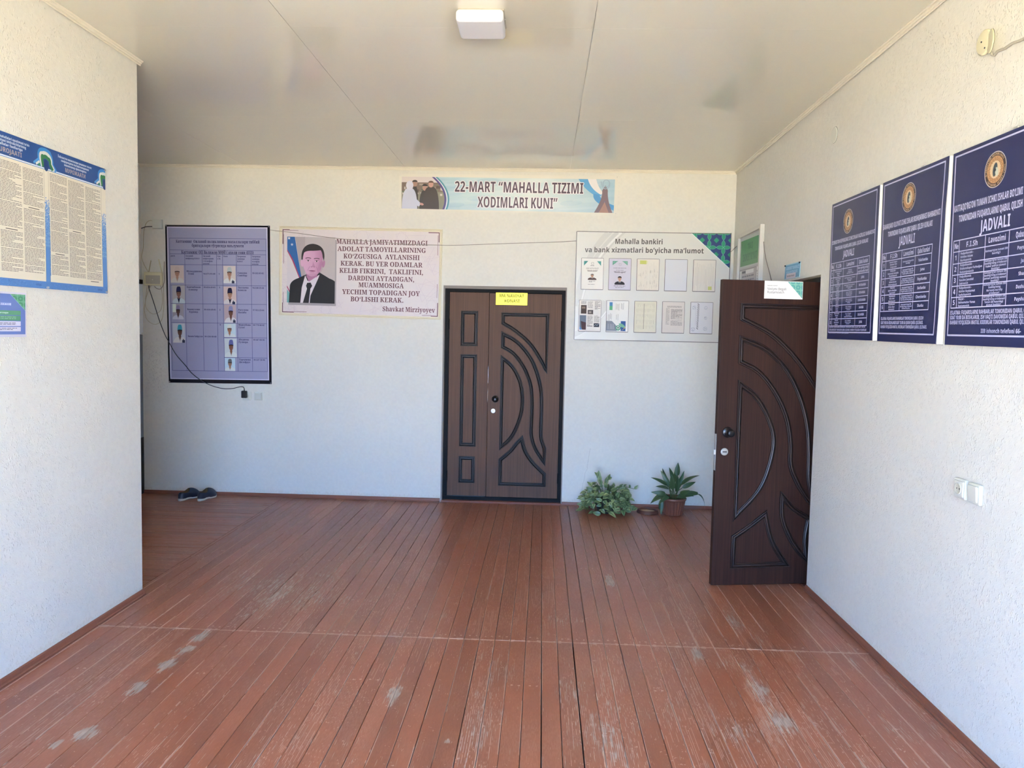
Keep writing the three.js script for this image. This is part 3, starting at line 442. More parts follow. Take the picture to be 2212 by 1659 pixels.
// --- framed quotation with a portrait
{
  const W = 1600, Hh = 872, R = rng(4), T = canvasTex(W, Hh, (x) => {
    x.fillStyle = '#dfd5d3'; x.fillRect(0, 0, W, Hh);
    x.strokeStyle = '#d0c3c8'; x.lineWidth = 2.2; // girih lines
    for (let k = 0; k < 70; k++) { const cx = R() * W, cy = R() * Hh; if (cx > 520 && cx < 1420 && cy > 130 && cy < 740) continue; const n = 5 + (R() * 3 | 0), r = 40 + R() * 80, a0 = R() * 6; x.beginPath(); for (let i = 0; i <= n; i++) { const a = a0 + i * Math.PI * 2 * 2 / n; x.lineTo(cx + Math.cos(a) * r, cy + Math.sin(a) * r); } x.stroke(); }
    x.strokeStyle = '#a8848c'; x.lineWidth = 3; x.strokeRect(3, 3, W - 6, Hh - 6);
    x.strokeStyle = RED; const br = (p, w) => { x.lineWidth = w; x.beginPath(); p.forEach(([a, b], i) => i ? x.lineTo(a, b) : x.moveTo(a, b)); x.stroke(); };
    br([[14, 160], [14, 14], [82, 14]], 8); br([[82, 20], [170, 20]], 3); br([[22, 60], [22, 360]], 3); br([[W - 14, 110], [W - 14, 14], [W - 120, 14]], 7); br([[W - 24, 40], [W - 24, 240]], 3);
    br([[14, Hh - 110], [14, Hh - 14], [130, Hh - 14]], 7); br([[130, Hh - 20], [260, Hh - 20]], 3); br([[20, Hh - 220], [20, Hh - 110]], 3); br([[W - 14, Hh - 150], [W - 14, Hh - 14], [W - 80, Hh - 14]], 7); br([[W - 170, Hh - 20], [W - 80, Hh - 20]], 3); br([[W - 22, Hh - 340], [W - 22, Hh - 200]], 3);
    // photograph of a man in a dark suit before a flag
    const X = 58, Y = 84, w = 486, h = 676; x.save(); x.fillStyle = '#a79fa0'; x.fillRect(X + 14, Y + 24, w, h); x.beginPath(); x.rect(X, Y, w, h); x.clip();
    x.fillStyle = '#b3a7a6'; x.fillRect(X, Y, w, h); x.fillStyle = '#c0b6b4'; x.fillRect(X + 180, Y, w, h);
    x.translate(X, Y);
    x.fillStyle = '#d7cfd0'; x.beginPath(); x.moveTo(0, 0); x.lineTo(80, 0); x.lineTo(146, 420); x.lineTo(60, 600); x.lineTo(0, 640); x.fill();
    x.fillStyle = '#2b67a6'; x.beginPath(); x.moveTo(0, 0); x.lineTo(76, 0); x.lineTo(112, 220); x.lineTo(146, 410); x.lineTo(132, 420); x.lineTo(60, 230); x.lineTo(0, 130); x.fill();
    x.fillStyle = '#a83a62'; x.beginPath(); x.moveTo(0, 130); x.lineTo(60, 230); x.lineTo(132, 420); x.lineTo(124, 424); x.lineTo(52, 246); x.lineTo(0, 148); x.fill(); x.beginPath(); x.moveTo(0, 500); x.lineTo(30, 560); x.lineTo(30, 580); x.lineTo(0, 520); x.fill();
    x.fillStyle = '#6da8a6'; x.beginPath(); x.moveTo(0, 540); x.lineTo(36, 590); x.lineTo(36, 676); x.lineTo(0, 676); x.fill();
    x.fillStyle = '#eef0f4'; for (const [sx, sy] of [[18, 16], [48, 80]]) { x.beginPath(); for (let k = 0; k < 10; k++) { const a = -Math.PI / 2 + k * Math.PI / 5, r = k % 2 ? 7 : 17; x.lineTo(sx + Math.cos(a) * r, sy + Math.sin(a) * r); } x.fill(); }
    x.fillStyle = '#17161a'; x.beginPath(); x.moveTo(20, 680); x.lineTo(30, 500); x.quadraticCurveTo(40, 450, 110, 425); x.lineTo(200, 380); x.lineTo(330, 360); x.lineTo(430, 420); x.quadraticCurveTo(490, 440, 500, 470); x.lineTo(500, 680); x.fill();
    x.fillStyle = '#dcd3d8'; x.beginPath(); x.moveTo(184, 392); x.lineTo(210, 450); x.lineTo(330, 384); x.lineTo(318, 420); x.lineTo(240, 600); x.lineTo(232, 680); x.lineTo(136, 680); x.lineTo(150, 520); x.fill();
    x.fillStyle = '#1d1c1f'; x.beginPath(); x.moveTo(205, 470); x.lineTo(240, 466); x.lineTo(256, 500); x.lineTo(238, 530); x.lineTo(222, 680); x.lineTo(162, 680); x.lineTo(204, 530); x.lineTo(194, 500); x.fill();
    x.fillStyle = '#b47a9c'; x.fillRect(196, 330, 110, 80); x.beginPath(); x.moveTo(196, 400); x.lineTo(222, 458); x.lineTo(306, 400); x.lineTo(306, 380); x.lineTo(196, 380); x.fill();
    const fg = x.createLinearGradient(150, 0, 370, 0); fg.addColorStop(0, '#dcaec6'); fg.addColorStop(0.55, '#d3a0bd'); fg.addColorStop(1, '#b5809f'); x.fillStyle = fg;
    x.beginPath(); x.moveTo(158, 170); x.quadraticCurveTo(150, 270, 170, 320); x.quadraticCurveTo(196, 400, 252, 404); x.quadraticCurveTo(320, 398, 346, 320); x.quadraticCurveTo(366, 250, 362, 160); x.quadraticCurveTo(330, 110, 250, 112); x.quadraticCurveTo(180, 112, 158, 170); x.fill();
    x.beginPath(); x.ellipse(150, 270, 14, 36, -0.15, 0, 7); x.ellipse(370, 272, 14, 38, 0.15, 0, 7); x.fill();
    x.fillStyle = '#26201f'; x.beginPath(); x.moveTo(146, 232); x.quadraticCurveTo(140, 150, 170, 112); x.quadraticCurveTo(200, 70, 262, 68); x.quadraticCurveTo(340, 76, 366, 130); x.quadraticCurveTo(386, 180, 372, 240); x.lineTo(360, 200); x.quadraticCurveTo(356, 150, 338, 132); x.quadraticCurveTo(290, 140, 240, 140); x.quadraticCurveTo(190, 142, 172, 160); x.quadraticCurveTo(160, 190, 158, 232); x.fill();
    for (const s of [[214, 242], [300, 246]]) { x.fillStyle = '#e3c9d4'; x.beginPath(); x.ellipse(s[0], s[1], 17, 7, 0, 0, 7); x.fill(); x.fillStyle = '#2a1d20'; x.beginPath(); x.arc(s[0], s[1], 7, 0, 7); x.fill(); x.fillRect(s[0] - 20, s[1] - 9, 40, 3); x.strokeStyle = '#4c3039'; x.lineWidth = 7; x.beginPath(); x.moveTo(s[0] - 28, s[1] - 24); x.quadraticCurveTo(s[0], s[1] - 36, s[0] + 28, s[1] - 24); x.stroke(); }
    x.fillStyle = 'rgba(150,96,124,.35)'; x.beginPath(); x.moveTo(262, 246); x.quadraticCurveTo(274, 280, 284, 302); x.quadraticCurveTo(264, 312, 240, 304); x.quadraticCurveTo(262, 300, 262, 246); x.fill(); x.fillStyle = 'rgba(96,52,74,.6)'; x.beginPath(); x.ellipse(248, 306, 6, 3, 0, 0, 7); x.ellipse(276, 306, 6, 3, 0, 0, 7); x.fill(); x.strokeStyle = 'rgba(140,86,114,.45)'; x.lineWidth = 4; x.beginPath(); x.moveTo(234, 300); x.quadraticCurveTo(214, 320, 210, 346); x.moveTo(290, 300); x.quadraticCurveTo(310, 320, 312, 346); x.stroke(); x.fillStyle = 'rgba(150,96,124,.18)'; x.beginPath(); x.ellipse(338, 310, 26, 70, 0.25, 0, 7); x.ellipse(256, 390, 60, 18, 0, 0, 7); x.fill();
    x.fillStyle = '#8d4f6c'; x.beginPath(); x.moveTo(218, 344); x.quadraticCurveTo(256, 334, 292, 346); x.quadraticCurveTo(256, 360, 218, 344); x.fill(); x.fillStyle = '#a06a88'; x.fillRect(232, 362, 44, 3);
    x.restore();
    const lines = [['MAHALLA JAMIYATIMIZDAGI', 1014, 122, 920], ['ADOLAT TAMOYILLARINING', 1012, 196, 890], ["KO‘ZGUSIGA  AYLANISHI", 1012, 270, 770], ['KERAK. BU YER ODAMLAR', 1012, 344, 826], ['KELIB FIKRINI,  TAKLIFINI,', 1012, 418, 850], ['DARDINI AYTADIGAN,', 1012, 492, 672], ['MUAMMOSIGA', 1012, 560, 460], ['YECHIM TOPADIGAN JOY', 1012, 634, 786], ["BO‘LISHI KERAK.", 974, 706, 540], ['Shavkat Mirziyoyev', 1296, 798, 530]];
    for (const [s, cx, cy, w2] of lines) fit(x, s, cx, cy, w2, 68, RED, 'bold serif');
  });
  const q = [[-2.528, 2.617], [-0.965, 2.61], [-0.972, 1.757], [-2.532, 1.771]], ins = (e) => { const [a, b, c, d] = q; return [[a[0] + e, a[1] - e], [b[0] - e, b[1] - e], [c[0] - e, c[1] + e], [d[0] + e, d[1] + e]]; };
  const s = sheetOn('back', ins(0.02), 0.002, 0.006), g = thing('quotation_poster', 'cream-framed pink poster with a portrait and serif quotation', 'poster', s.origin.toArray());
  mesh('print', s.geo, printMat(T, 0.55), g);
  const o = s.origin, F = std(0xe6ddc2, 0.45), A = q, B = ins(0.026);
  for (let i = 0; i < 4; i++) { // four mitred lengths of moulding
    const j = (i + 1) % 4, P = [], prof = [[0, 0], [0, 0.014], [0.3, 0.018], [0.5, 0.011], [0.75, 0.014], [1, 0.009], [1, 0]];
    const pt = (k, t, z) => [A[k][0] + (B[k][0] - A[k][0]) * t - o.x, A[k][1] + (B[k][1] - A[k][1]) * t - o.y, z];
    for (let k = 0; k < prof.length - 1; k++) { const [t0, z0] = prof[k], [t1, z1] = prof[k + 1], a = pt(i, t0, z0), b = pt(j, t0, z0), c = pt(j, t1, z1), d = pt(i, t1, z1); P.push(...a, ...d, ...b, ...b, ...d, ...c); }
    const geo = new THREE.BufferGeometry(); geo.setAttribute('position', new THREE.Float32BufferAttribute(P, 3)); geo.computeVertexNormals(); mesh('frame_rail', geo, F, g);
  }
}
// --- anniversary banner over the door
{
  const W = 2048, Hh = 322, R = rng(8), T = canvasTex(W, Hh, (x) => {
    const gr = x.createLinearGradient(0, 0, W, 0); gr.addColorStop(0, '#a3c3d1'); gr.addColorStop(0.3, '#bdd4da'); gr.addColorStop(0.6, '#dde4df'); gr.addColorStop(1, '#a9c6d3'); x.fillStyle = gr; x.fillRect(0, 0, W, Hh);
    for (let k = 0; k < 60; k++) { x.fillStyle = `rgba(${R() < 0.5 ? '235,240,236' : '120,170,196'},${0.05 + R() * 0.1})`; const cx = R() * W, cy = R() * Hh; x.beginPath(); x.ellipse(cx, cy, 80 + R() * 260, 8 + R() * 26, -0.08, 0, 7); x.fill(); }
    // left: photograph of people shaking hands
    x.save(); x.beginPath(); x.moveTo(0, 0); x.lineTo(300, 0); x.quadraticCurveTo(470, 150, 400, Hh); x.lineTo(0, Hh); x.clip();
    x.fillStyle = '#d9cfcc'; x.fillRect(0, 0, 480, 150); x.fillStyle = '#7d6d62'; x.fillRect(0, 56, 480, 120); x.fillStyle = '#8a8a78'; x.fillRect(0, 150, 480, 180); for (let k = 0; k < 60; k++) { x.fillStyle = ['#5d5148', '#a3988c', '#6f7a66', '#c9c0b8'][k % 4]; x.fillRect(R() * 460, 60 + R() * 120, 10 + R() * 30, 6 + R() * 26); }
    const body = (cx, top, w, c, hair, face, cov) => { x.fillStyle = c; x.beginPath(); x.moveTo(cx - w, Hh + 10); x.quadraticCurveTo(cx - w, top + 70, cx - w * 0.3, top + 50); x.lineTo(cx + w * 0.3, top + 50); x.quadraticCurveTo(cx + w, top + 70, cx + w, Hh + 10); x.fill(); x.fillStyle = face; x.beginPath(); x.ellipse(cx, top + 24, 24, 32, 0, 0, 7); x.fill(); x.fillStyle = hair; x.beginPath(); x.ellipse(cx, top + (cov ? 22 : 8), cov ? 36 : 26, cov ? 46 : 20, 0, cov ? 0 : Math.PI, cov ? 7 : 0); x.fill(); };
    body(128, 44, 34, '#3a3634', '#3a332f', '#a98676'); body(226, 84, 54, '#3b3735', '#34302f', '#b58f80'); body(284, 50, 80, '#403836', '#6d5448', '#c99a8c'); body(78, 66, 76, '#c9ccdc', '#d3d3e0', '#cbb0a6', 1);
    x.fillStyle = '#c9ccdc'; x.beginPath(); x.moveTo(110, 190); x.lineTo(190, 268); x.lineTo(170, 300); x.lineTo(90, 260); x.fill(); x.fillStyle = '#403836'; x.beginPath(); x.moveTo(250, 170); x.lineTo(200, 262); x.lineTo(222, 290); x.lineTo(300, 230); x.fill(); x.fillStyle = '#c4958a'; x.beginPath(); x.ellipse(196, 274, 20, 12, 0.3, 0, 7); x.fill(); x.restore();
    for (const [o, c, lw] of [[0, '#544a86', 18], [16, '#e8e6ee', 7], [30, '#4f92a8', 14]]) { x.strokeStyle = c; x.lineWidth = lw; x.beginPath(); x.moveTo(298 + o, -6); x.quadraticCurveTo(478 + o, 150, 404 + o, Hh + 6); x.stroke(); }
    // right: ribbon and monument
    x.fillStyle = '#5fa6d6'; x.beginPath(); x.moveTo(1700, 0); x.lineTo(1790, 0); x.quadraticCurveTo(1830, 110, 1930, 150); x.lineTo(1900, 172); x.quadraticCurveTo(1780, 130, 1700, 0); x.fill(); x.fillStyle = '#4f98cf'; x.beginPath(); x.moveTo(1850, 140); x.quadraticCurveTo(1830, 210, 1960, 262); x.lineTo(2048, 300); x.lineTo(2048, 250); x.quadraticCurveTo(1930, 210, 1900, 150); x.fill(); x.fillStyle = '#e9e4e2'; x.beginPath(); x.moveTo(1790, 0); x.lineTo(1870, 0); x.quadraticCurveTo(1890, 80, 1940, 130); x.lineTo(1920, 150); x.quadraticCurveTo(1820, 100, 1790, 0); x.fill();
    x.fillStyle = '#7e6a72'; x.beginPath(); x.moveTo(1860, Hh); x.quadraticCurveTo(1940, 190, 1930, 110); x.quadraticCurveTo(1950, 70, 1962, 60); x.quadraticCurveTo(1976, 80, 1984, 110); x.quadraticCurveTo(1980, 200, 2036, Hh); x.lineTo(2000, Hh); x.quadraticCurveTo(1962, 250, 1958, 210); x.quadraticCurveTo(1950, 250, 1904, Hh); x.fill(); x.fillStyle = '#a98478'; x.beginPath(); x.moveTo(1906, Hh); x.lineTo(1958, 218); x.lineTo(2000, Hh); x.fill();
    x.strokeStyle = '#9db3c6'; x.lineWidth = 8; x.beginPath(); x.moveTo(1916, 20); x.quadraticCurveTo(1930, 90, 1962, 92); x.quadraticCurveTo(2020, 80, 1990, 14); x.stroke(); x.beginPath(); x.ellipse(1966, 40, 30, 34, 0, 0, 7); x.stroke();
    for (const [s, cx, cy, w] of [['22-MART “MAHALLA TIZIMI', 1132, 92, 1240], ['XODIMLARI KUNI”', 1122, 242, 770]]) { for (let k = 0; k < 12; k++) fit(x, s, cx + 7 * Math.cos(k * 0.524), cy + 7 * Math.sin(k * 0.524), w, 146, 'rgba(236,233,234,.85)'); fit(x, s, cx, cy, w, 146, '#4e3c4c'); }
  });
  const q = [[-1.387, 3.124], [0.674, 3.13], [0.67, 2.769], [-1.387, 2.789]], p = [[-1.361, 3.097], [0.643, 3.096], [0.639, 2.787], [-1.360, 2.80]];
  const s = sheetOn('back', q, 0.002, 0.0008, 24, 4, (u, v) => 0.003 * (1 + Math.sin(u * 17)) * Math.sin(v * 3.14)), s2 = sheetOn('back', p, 0.0045, 0.0008, 24, 4, (u, v) => 0.003 * (1 + Math.sin(u * 17)) * Math.sin(v * 3.14));
  const g = thing('anniversary_banner', 'wide pale blue banner lettered 22-MART hanging over the double door', 'banner', s.origin.toArray());
  mesh('margin', s.geo, std(0xe3dfd2, 0.35), g); const pr = mesh('print', s2.geo, printMat(T, 0.45), g); pr.position.copy(s2.origin).sub(s.origin);
  for (const [a, y] of q) mesh('nail', new THREE.CylinderGeometry(0.004, 0.004, 0.014, 8).rotateX(Math.PI / 2), M.steel, g).position.set(a + (a < 0 ? 0.012 : -0.012) - s.origin.x, y + (y > 3 ? -0.012 : 0.012) - s.origin.y, 0.008);
}
// --- bank notice board with ten document pockets
{
  const W = 1430, Hh = 1008, R = rng(31), T = canvasTex(W, Hh, (x) => {
    x.fillStyle = '#dcdad0'; x.fillRect(0, 0, W, Hh);
    x.lineCap = 'butt'; for (let k = 0; k < 9; k++) { x.strokeStyle = k % 2 ? '#e9e7df' : '#cfcdc4'; x.lineWidth = 10 + R() * 26; const o = R() * 260 - 120; x.beginPath(); x.moveTo(330 + o, 0); x.quadraticCurveTo(60 + o * 0.7, 260, 20 + o * 0.3, 520 + R() * 200); x.stroke(); x.beginPath(); x.moveTo(300 + o * 0.6, 640); x.quadraticCurveTo(160 + o * 0.4, 900, 0, 960 + o * 0.2); x.stroke(); }
    x.save(); x.beginPath(); x.moveTo(1062, 0); x.lineTo(W, 0); x.lineTo(W, 326); x.closePath(); x.clip(); pattern(x, 1036, -66, 132, 4, '#2d4374', '#2f9a70'); x.restore(); x.strokeStyle = '#e6efe4'; x.lineWidth = 6; x.beginPath(); x.moveTo(1062, 0); x.lineTo(W, 326); x.stroke();
    fit(x, 'Mahalla bankiri', 580, 86, 450, 66, '#4b463c'); fit(x, 'va bank xizmatlari bo’yicha ma‘lumot', 632, 166, 1110, 66, '#4b463c');
  });
  const q = [[0.303, 2.607], [1.73, 2.615], [1.733, 1.603], [0.302, 1.599]], s = sheetOn('back', q, 0.002, 0.012), g = thing('notice_board', 'white bank notice board with ten document pockets and a green corner', 'board', s.origin.toArray());
  mesh('panel', s.geo, printMat(T, 0.35), g);
  const o = s.origin, bev = std(0x6f6b62, 0.4, { metalness: 0.2 });
  mesh('edge_strip', merge([box(0.296, 0.303, 1.596, 2.61, ZB + 0.001, ZB + 0.016), box(1.73, 1.736, 1.6, 2.618, ZB + 0.001, ZB + 0.016), box(0.303, 1.73, 2.607, 2.6125, ZB + 0.001, ZB + 0.016), box(0.303, 1.73, 1.594, 1.6, ZB + 0.001, ZB + 0.016)]).translate(-o.x, -o.y, -o.z), bev, g);
  const pocketMat = std(0xffffff, 0.12, { transmission: 1, thickness: 0, ior: 1.45 }), rim = std(0x57534b, 0.4);
  // sheet pictures
  const green = '#7dbb9c';
  const sheets = [
    ['white sheet headed Mahalla bankiri, upper row, leftmost pocket of the notice board', (x, w, h, r) => { x.fillStyle = '#eeebe2'; x.fillRect(0, 0, w, h); x.fillStyle = '#4f9a92'; x.beginPath(); x.moveTo(30, 36); x.lineTo(84, 36); x.lineTo(30, 96); x.fill(); x.beginPath(); x.moveTo(w - 84, 36); x.lineTo(w - 30, 36); x.lineTo(w - 30, 96); x.fill(); x.strokeStyle = '#555'; x.lineWidth = 4; x.setLineDash([10, 6]); x.strokeRect(w / 2 - 14, 54, 28, 28); x.setLineDash([]); scrawl(x, w / 2 - 26, 92, 52, 12, 1, r, '#555'); scrawl(x, 60, 122, w - 120, 12, 2, r, '#a9a49a'); fit(x, '“Mahalla bankiri”', w / 2, 162, 140, 26, '#57453c'); portrait(x, w / 2 - 56, 176, 112, 104, { bg: '#eeebe2', coat: '#5a4038', skin: '#c99c80', hair: '#6d655e', shirt: '#eee', tie: '#3a3030', shade: '#9a6c58', lip: '#9a5a50' }); scrawl(x, w / 2 - 42, 292, 84, 11, 2, r, '#6a6058'); scrawl(x, w / 2 - 54, 336, 108, 12, 1, r, '#a09a90'); }],
    ['lilac sheet headed Mahalla agenti with a man in a suit, upper row, second pocket', (x, w, h, r) => { x.fillStyle = '#d5d0da'; x.fillRect(0, 0, w, h); for (const s of [0, 1]) { x.save(); if (s) { x.translate(w, 0); x.scale(-1, 1); } x.beginPath(); x.moveTo(44, 30); x.lineTo(116, 30); x.lineTo(44, 84); x.clip(); pattern(x, 44, 30, 36, 2, '#5f9a84', '#8cc0a4'); x.restore(); } x.strokeStyle = '#8f8f94'; x.lineWidth = 4; x.setLineDash([10, 6]); x.strokeRect(w / 2 - 14, 60, 28, 24); x.setLineDash([]); scrawl(x, 56, 118, w - 112, 12, 1, r, '#77727c'); scrawl(x, 90, 146, w - 180, 12, 1, r, '#8a8690'); fit(x, '“Mahalla agenti”', w / 2, 172, 160, 28, '#4d4450'); portrait(x, w / 2 - 66, 190, 132, 146, { bg: '#d5d0da', coat: '#26252c', skin: '#d0a48c', hair: '#231f20', shirt: '#f0f0f2', tie: '#222', shade: '#a4745e', lip: '#a0605a' }); scrawl(x, 66, 350, w - 132, 12, 1, r, '#4a4450'); scrawl(x, 86, 370, w - 172, 11, 1, r, '#67626c'); }],
    ['cream sheet with a yellow-green mark at its head, upper row, middle pocket', (x, w, h, r) => { x.fillStyle = '#e8e1d2'; x.fillRect(0, 0, w, h); for (let c = 0; c < 16; c++) { x.fillStyle = `rgba(120,110,100,${0.06 + 0.1 * r()})`; x.fillRect(20 + c * 16, 40 + r() * 60, 4, 300 + r() * 40); } for (let k = 0; k < 40; k++) { x.fillStyle = 'rgba(110,100,92,.16)'; x.fillRect(16 + r() * 250, 120 + r() * 230, 6, 10 + r() * 40); } x.fillStyle = '#cdd070'; x.fillRect(34, 16, 86, 48); x.fillStyle = '#e3e0a8'; x.fillRect(126, 22, 10, 36); }],
    ['blank grey-white sheet, upper row, fourth pocket of the notice board', (x, w, h) => { x.fillStyle = '#d9dadd'; x.fillRect(0, 0, w, h); }],
    ['closely printed cream sheet with a green mark low down, upper row, rightmost pocket', (x, w, h, r) => { x.fillStyle = '#e3dccf'; x.fillRect(0, 0, w, h); for (let c = 0; c < 18; c++) { x.fillStyle = `rgba(112,106,102,${0.1 + 0.14 * r()})`; x.fillRect(18 + c * 14, 30 + r() * 90, 3.5, 200 + r() * 120); } x.fillStyle = '#c9cc7c'; x.fillRect(196, 338, 48, 46); }],
    ['leaflet with dark product photographs, lower row, leftmost pocket', (x, w, h, r) => { x.fillStyle = '#e9e4dc'; x.fillRect(0, 0, w, h); x.fillStyle = '#4a3c36'; x.fillRect(22, 62, 74, 112); x.fillStyle = '#8a7868'; x.fillRect(34, 82, 46, 26); x.fillStyle = '#5b5450'; x.fillRect(112, 124, 72, 56); x.fillStyle = '#a49a90'; x.fillRect(126, 140, 34, 26); x.fillStyle = '#6d7a88'; x.fillRect(8, 194, 86, 190); x.fillStyle = '#4a3236'; x.beginPath(); x.moveTo(24, 270); x.lineTo(94, 290); x.lineTo(94, 384); x.lineTo(40, 384); x.fill(); x.fillStyle = '#5a8ac0'; x.beginPath(); x.moveTo(8, 340); x.lineTo(50, 384); x.lineTo(8, 384); x.fill(); x.fillStyle = '#2f3540'; x.fillRect(196, 296, 72, 50); x.strokeStyle = '#c9d4e0'; x.lineWidth = 4; x.beginPath(); x.moveTo(204, 330); x.lineTo(224, 312); x.lineTo(238, 326); x.lineTo(262, 300); x.stroke(); scrawl(x, 22, 12, 70, 10, 4, r, '#77706a'); scrawl(x, 112, 14, 66, 10, 9, r, '#8f8880'); scrawl(x, 204, 12, 72, 11, 10, r, '#77706a'); scrawl(x, 110, 200, 70, 11, 13, r, '#8a847c'); scrawl(x, 200, 200, 72, 11, 8, r, '#8a847c'); x.fillStyle = '#55504a'; x.fillRect(108, 330, 72, 8); }],
    ['leaflet with blue bar and green coin picture, lower row, second pocket', (x, w, h, r) => { x.fillStyle = '#ecebe4'; x.fillRect(0, 0, w, h); x.fillStyle = '#4c86b8'; x.fillRect(36, 18, 40, 60); x.fillStyle = '#5cae7c'; x.fillRect(36, 66, 40, 54); for (let c = 0; c < 13; c++) { x.fillStyle = '#8b8880'; const X = [120, 134, 148, 160, 190, 204, 218, 22, 36, 50, 64, 130, 150][c], Y = c < 7 ? 22 + r() * 20 : 160 + r() * 20; x.fillRect(X, Y, 3.4, 66 + r() * 26); } x.fillStyle = '#8a919a'; x.beginPath(); x.moveTo(0, 262); x.lineTo(72, 262); x.lineTo(140, 330); x.lineTo(140, 392); x.lineTo(0, 392); x.fill(); x.fillStyle = '#e4e6e8'; for (const X of [24, 52, 72, 92]) x.fillRect(X, 300, 3, 70); x.fillStyle = '#2e5c96'; x.fillRect(190, 262, 64, 130); x.fillStyle = '#5aa07e'; x.beginPath(); x.arc(156, 352, 34, 0, 7); x.fill(); x.fillStyle = '#e2e6da'; x.beginPath(); x.arc(156, 350, 20, 0, 7); x.fill(); x.fillStyle = '#3f7a5e'; x.beginPath(); x.arc(156, 350, 11, 0, 7); x.fill(); x.fillStyle = '#7cb898'; x.beginPath(); x.ellipse(206, 320, 46, 20, 0.5, 0, 7); x.fill(); x.fillStyle = '#d8a860'; x.beginPath(); x.moveTo(196, 392); x.lineTo(256, 330); x.lineTo(250, 352); x.fill(); }],
    ['yellowed sheet of faint turned columns, lower row, middle pocket', (x, w, h, r) => { x.fillStyle = '#e2dcc4'; x.fillRect(0, 0, w, h); for (let c = 0; c < 15; c++) for (let k = 0; k < 5; k++) { x.fillStyle = `rgba(122,112,96,${0.12 + 0.2 * r()})`; x.fillRect(26 + c * 16, 22 + k * 72, 4, 20 + r() * 46); } x.fillStyle = 'rgba(90,82,70,.3)'; x.fillRect(118, 30, 10, 330); }],
    ['pinkish sheet with a printed form, lower row, fourth pocket', (x, w, h, r) => { x.fillStyle = '#ddd4c9'; x.fillRect(0, 0, w, h); scrawl(x, 60, 54, 190, 10, 2, r, '#7b736c'); scrawl(x, 46, 82, 48, 9, 24, r, '#a29a92'); scrawl(x, 110, 92, 150, 10, 3, r, '#8a827a'); scrawl(x, 110, 116, 150, 10, 11, r, '#7b736c'); scrawl(x, 110, 240, 150, 10, 7, r, '#948c84'); }],
    ['white sheet with a diagonal trail of black squares, lower row, rightmost pocket', (x, w, h, r) => { x.fillStyle = '#dcdbdc'; x.fillRect(0, 0, w, h); x.fillStyle = '#26262a'; for (let k = 0; k < 26; k++) x.fillRect(88 + (k % 2) * 12 - Math.floor(k / 6) * 2, 14 + k * 13, 10, 10); x.strokeStyle = '#8c90a0'; x.lineWidth = 2; for (const [a, b, rr] of [[44, 66, 22], [36, 350, 24], [196, 68, 20], [196, 340, 24], [196, 200, 18]]) { x.beginPath(); x.arc(a, b, rr, 0, 7); x.stroke(); for (let k = 0; k < 4; k++) { x.beginPath(); x.moveTo(a - rr + r() * rr, b - rr + r() * 2 * rr); x.lineTo(a + r() * rr, b - rr + r() * 2 * rr); x.stroke(); } } x.fillStyle = '#a5a4aa'; x.fillRect(66, 80, 2, 220); }],
  ];
  const cols = [0.455, 0.713, 0.975, 1.236, 1.499], rows = [2.214, 1.82], w = 0.203, h = 0.288;
  for (let k = 0; k < 10; k++) {
    const cx = cols[k % 5] - (k >= 5 ? 0.012 : 0), cy = rows[(k / 5) | 0] + 0.004, rr = rng(70 + k), z = ZB + 0.0146;
    const Tn = canvasTex(284, 400, (x) => sheets[k][1](x, 284, 400, rr));
    const sh = mesh('paper_sheet', new THREE.BoxGeometry(w, h, 0.0006), printMat(Tn, 0.7), scene); sh.position.set(cx, cy, z); tag(sh, sheets[k][0], 'paper', 'documents in the notice board pockets');
    const pk = new THREE.Group(); pk.name = 'pocket'; g.add(pk); pk.position.set(cx - o.x, cy - o.y, 0.016);
    mesh('pocket_rim', merge([box(-w / 2 - 0.004, -w / 2, -h / 2 - 0.005, h / 2 + 0.002, -0.002, 0.001), box(w / 2, w / 2 + 0.003, -h / 2 - 0.005, h / 2 + 0.002, -0.002, 0.001), box(-w / 2, w / 2, -h / 2 - 0.006, -h / 2 - 0.001, -0.002, 0.0016), box(-w / 2, w / 2, h / 2 + 0.001, h / 2 + 0.004, -0.002, 0.001)]), rim, pk);
  }
}
// --- three navy reception timetables on the right wall
function emblem(x, cx, cy, r) {
  const ring = (q, c) => { x.fillStyle = c; x.beginPath(); x.arc(cx, cy, q, 0, 7); x.fill(); };
  ring(r, '#cfc3c0'); ring(r * 0.95, '#3a2a26'); ring(r * 0.76, '#a8784c'); ring(r * 0.72, '#c79a6a'); ring(r * 0.5, '#d9c09a');
  x.fillStyle = '#d8b48a'; x.font = `bold ${r * 0.155}px sans-serif`; x.textAlign = 'center'; x.textBaseline = 'middle'; const s = '★ O‘ZBEKISTON RESPUBLIKASI ★ ICHKI ISHLAR ORGANLARI '; [...s].forEach((c, i) => { x.save(); x.translate(cx, cy); x.rotate(i / s.length * Math.PI * 2 - 2.05); x.fillText(c, 0, -r * 0.855); x.restore(); });
  x.strokeStyle = '#8a5c34'; x.lineWidth = r * 0.03; for (let k = 0; k < 18; k++) { const a = k / 18 * 6.283; x.beginPath(); x.ellipse(cx + Math.cos(a) * r * 0.58, cy + Math.sin(a) * r * 0.58, r * 0.12, r * 0.05, a + 0.8, 0, 7); x.stroke(); }
  x.fillStyle = '#3f4a50'; x.beginPath(); x.ellipse(cx - r * 0.02, cy, r * 0.2, r * 0.38, 0.2, 0, 7); x.fill(); x.fillStyle = '#c9ccb8'; x.beginPath(); x.ellipse(cx + r * 0.14, cy + r * 0.14, r * 0.14, r * 0.26, -0.2, 0, 7); x.fill(); x.fillStyle = '#22282c'; x.beginPath(); x.arc(cx - r * 0.02, cy + r * 0.02, r * 0.09, 0, 7); x.fill();
}
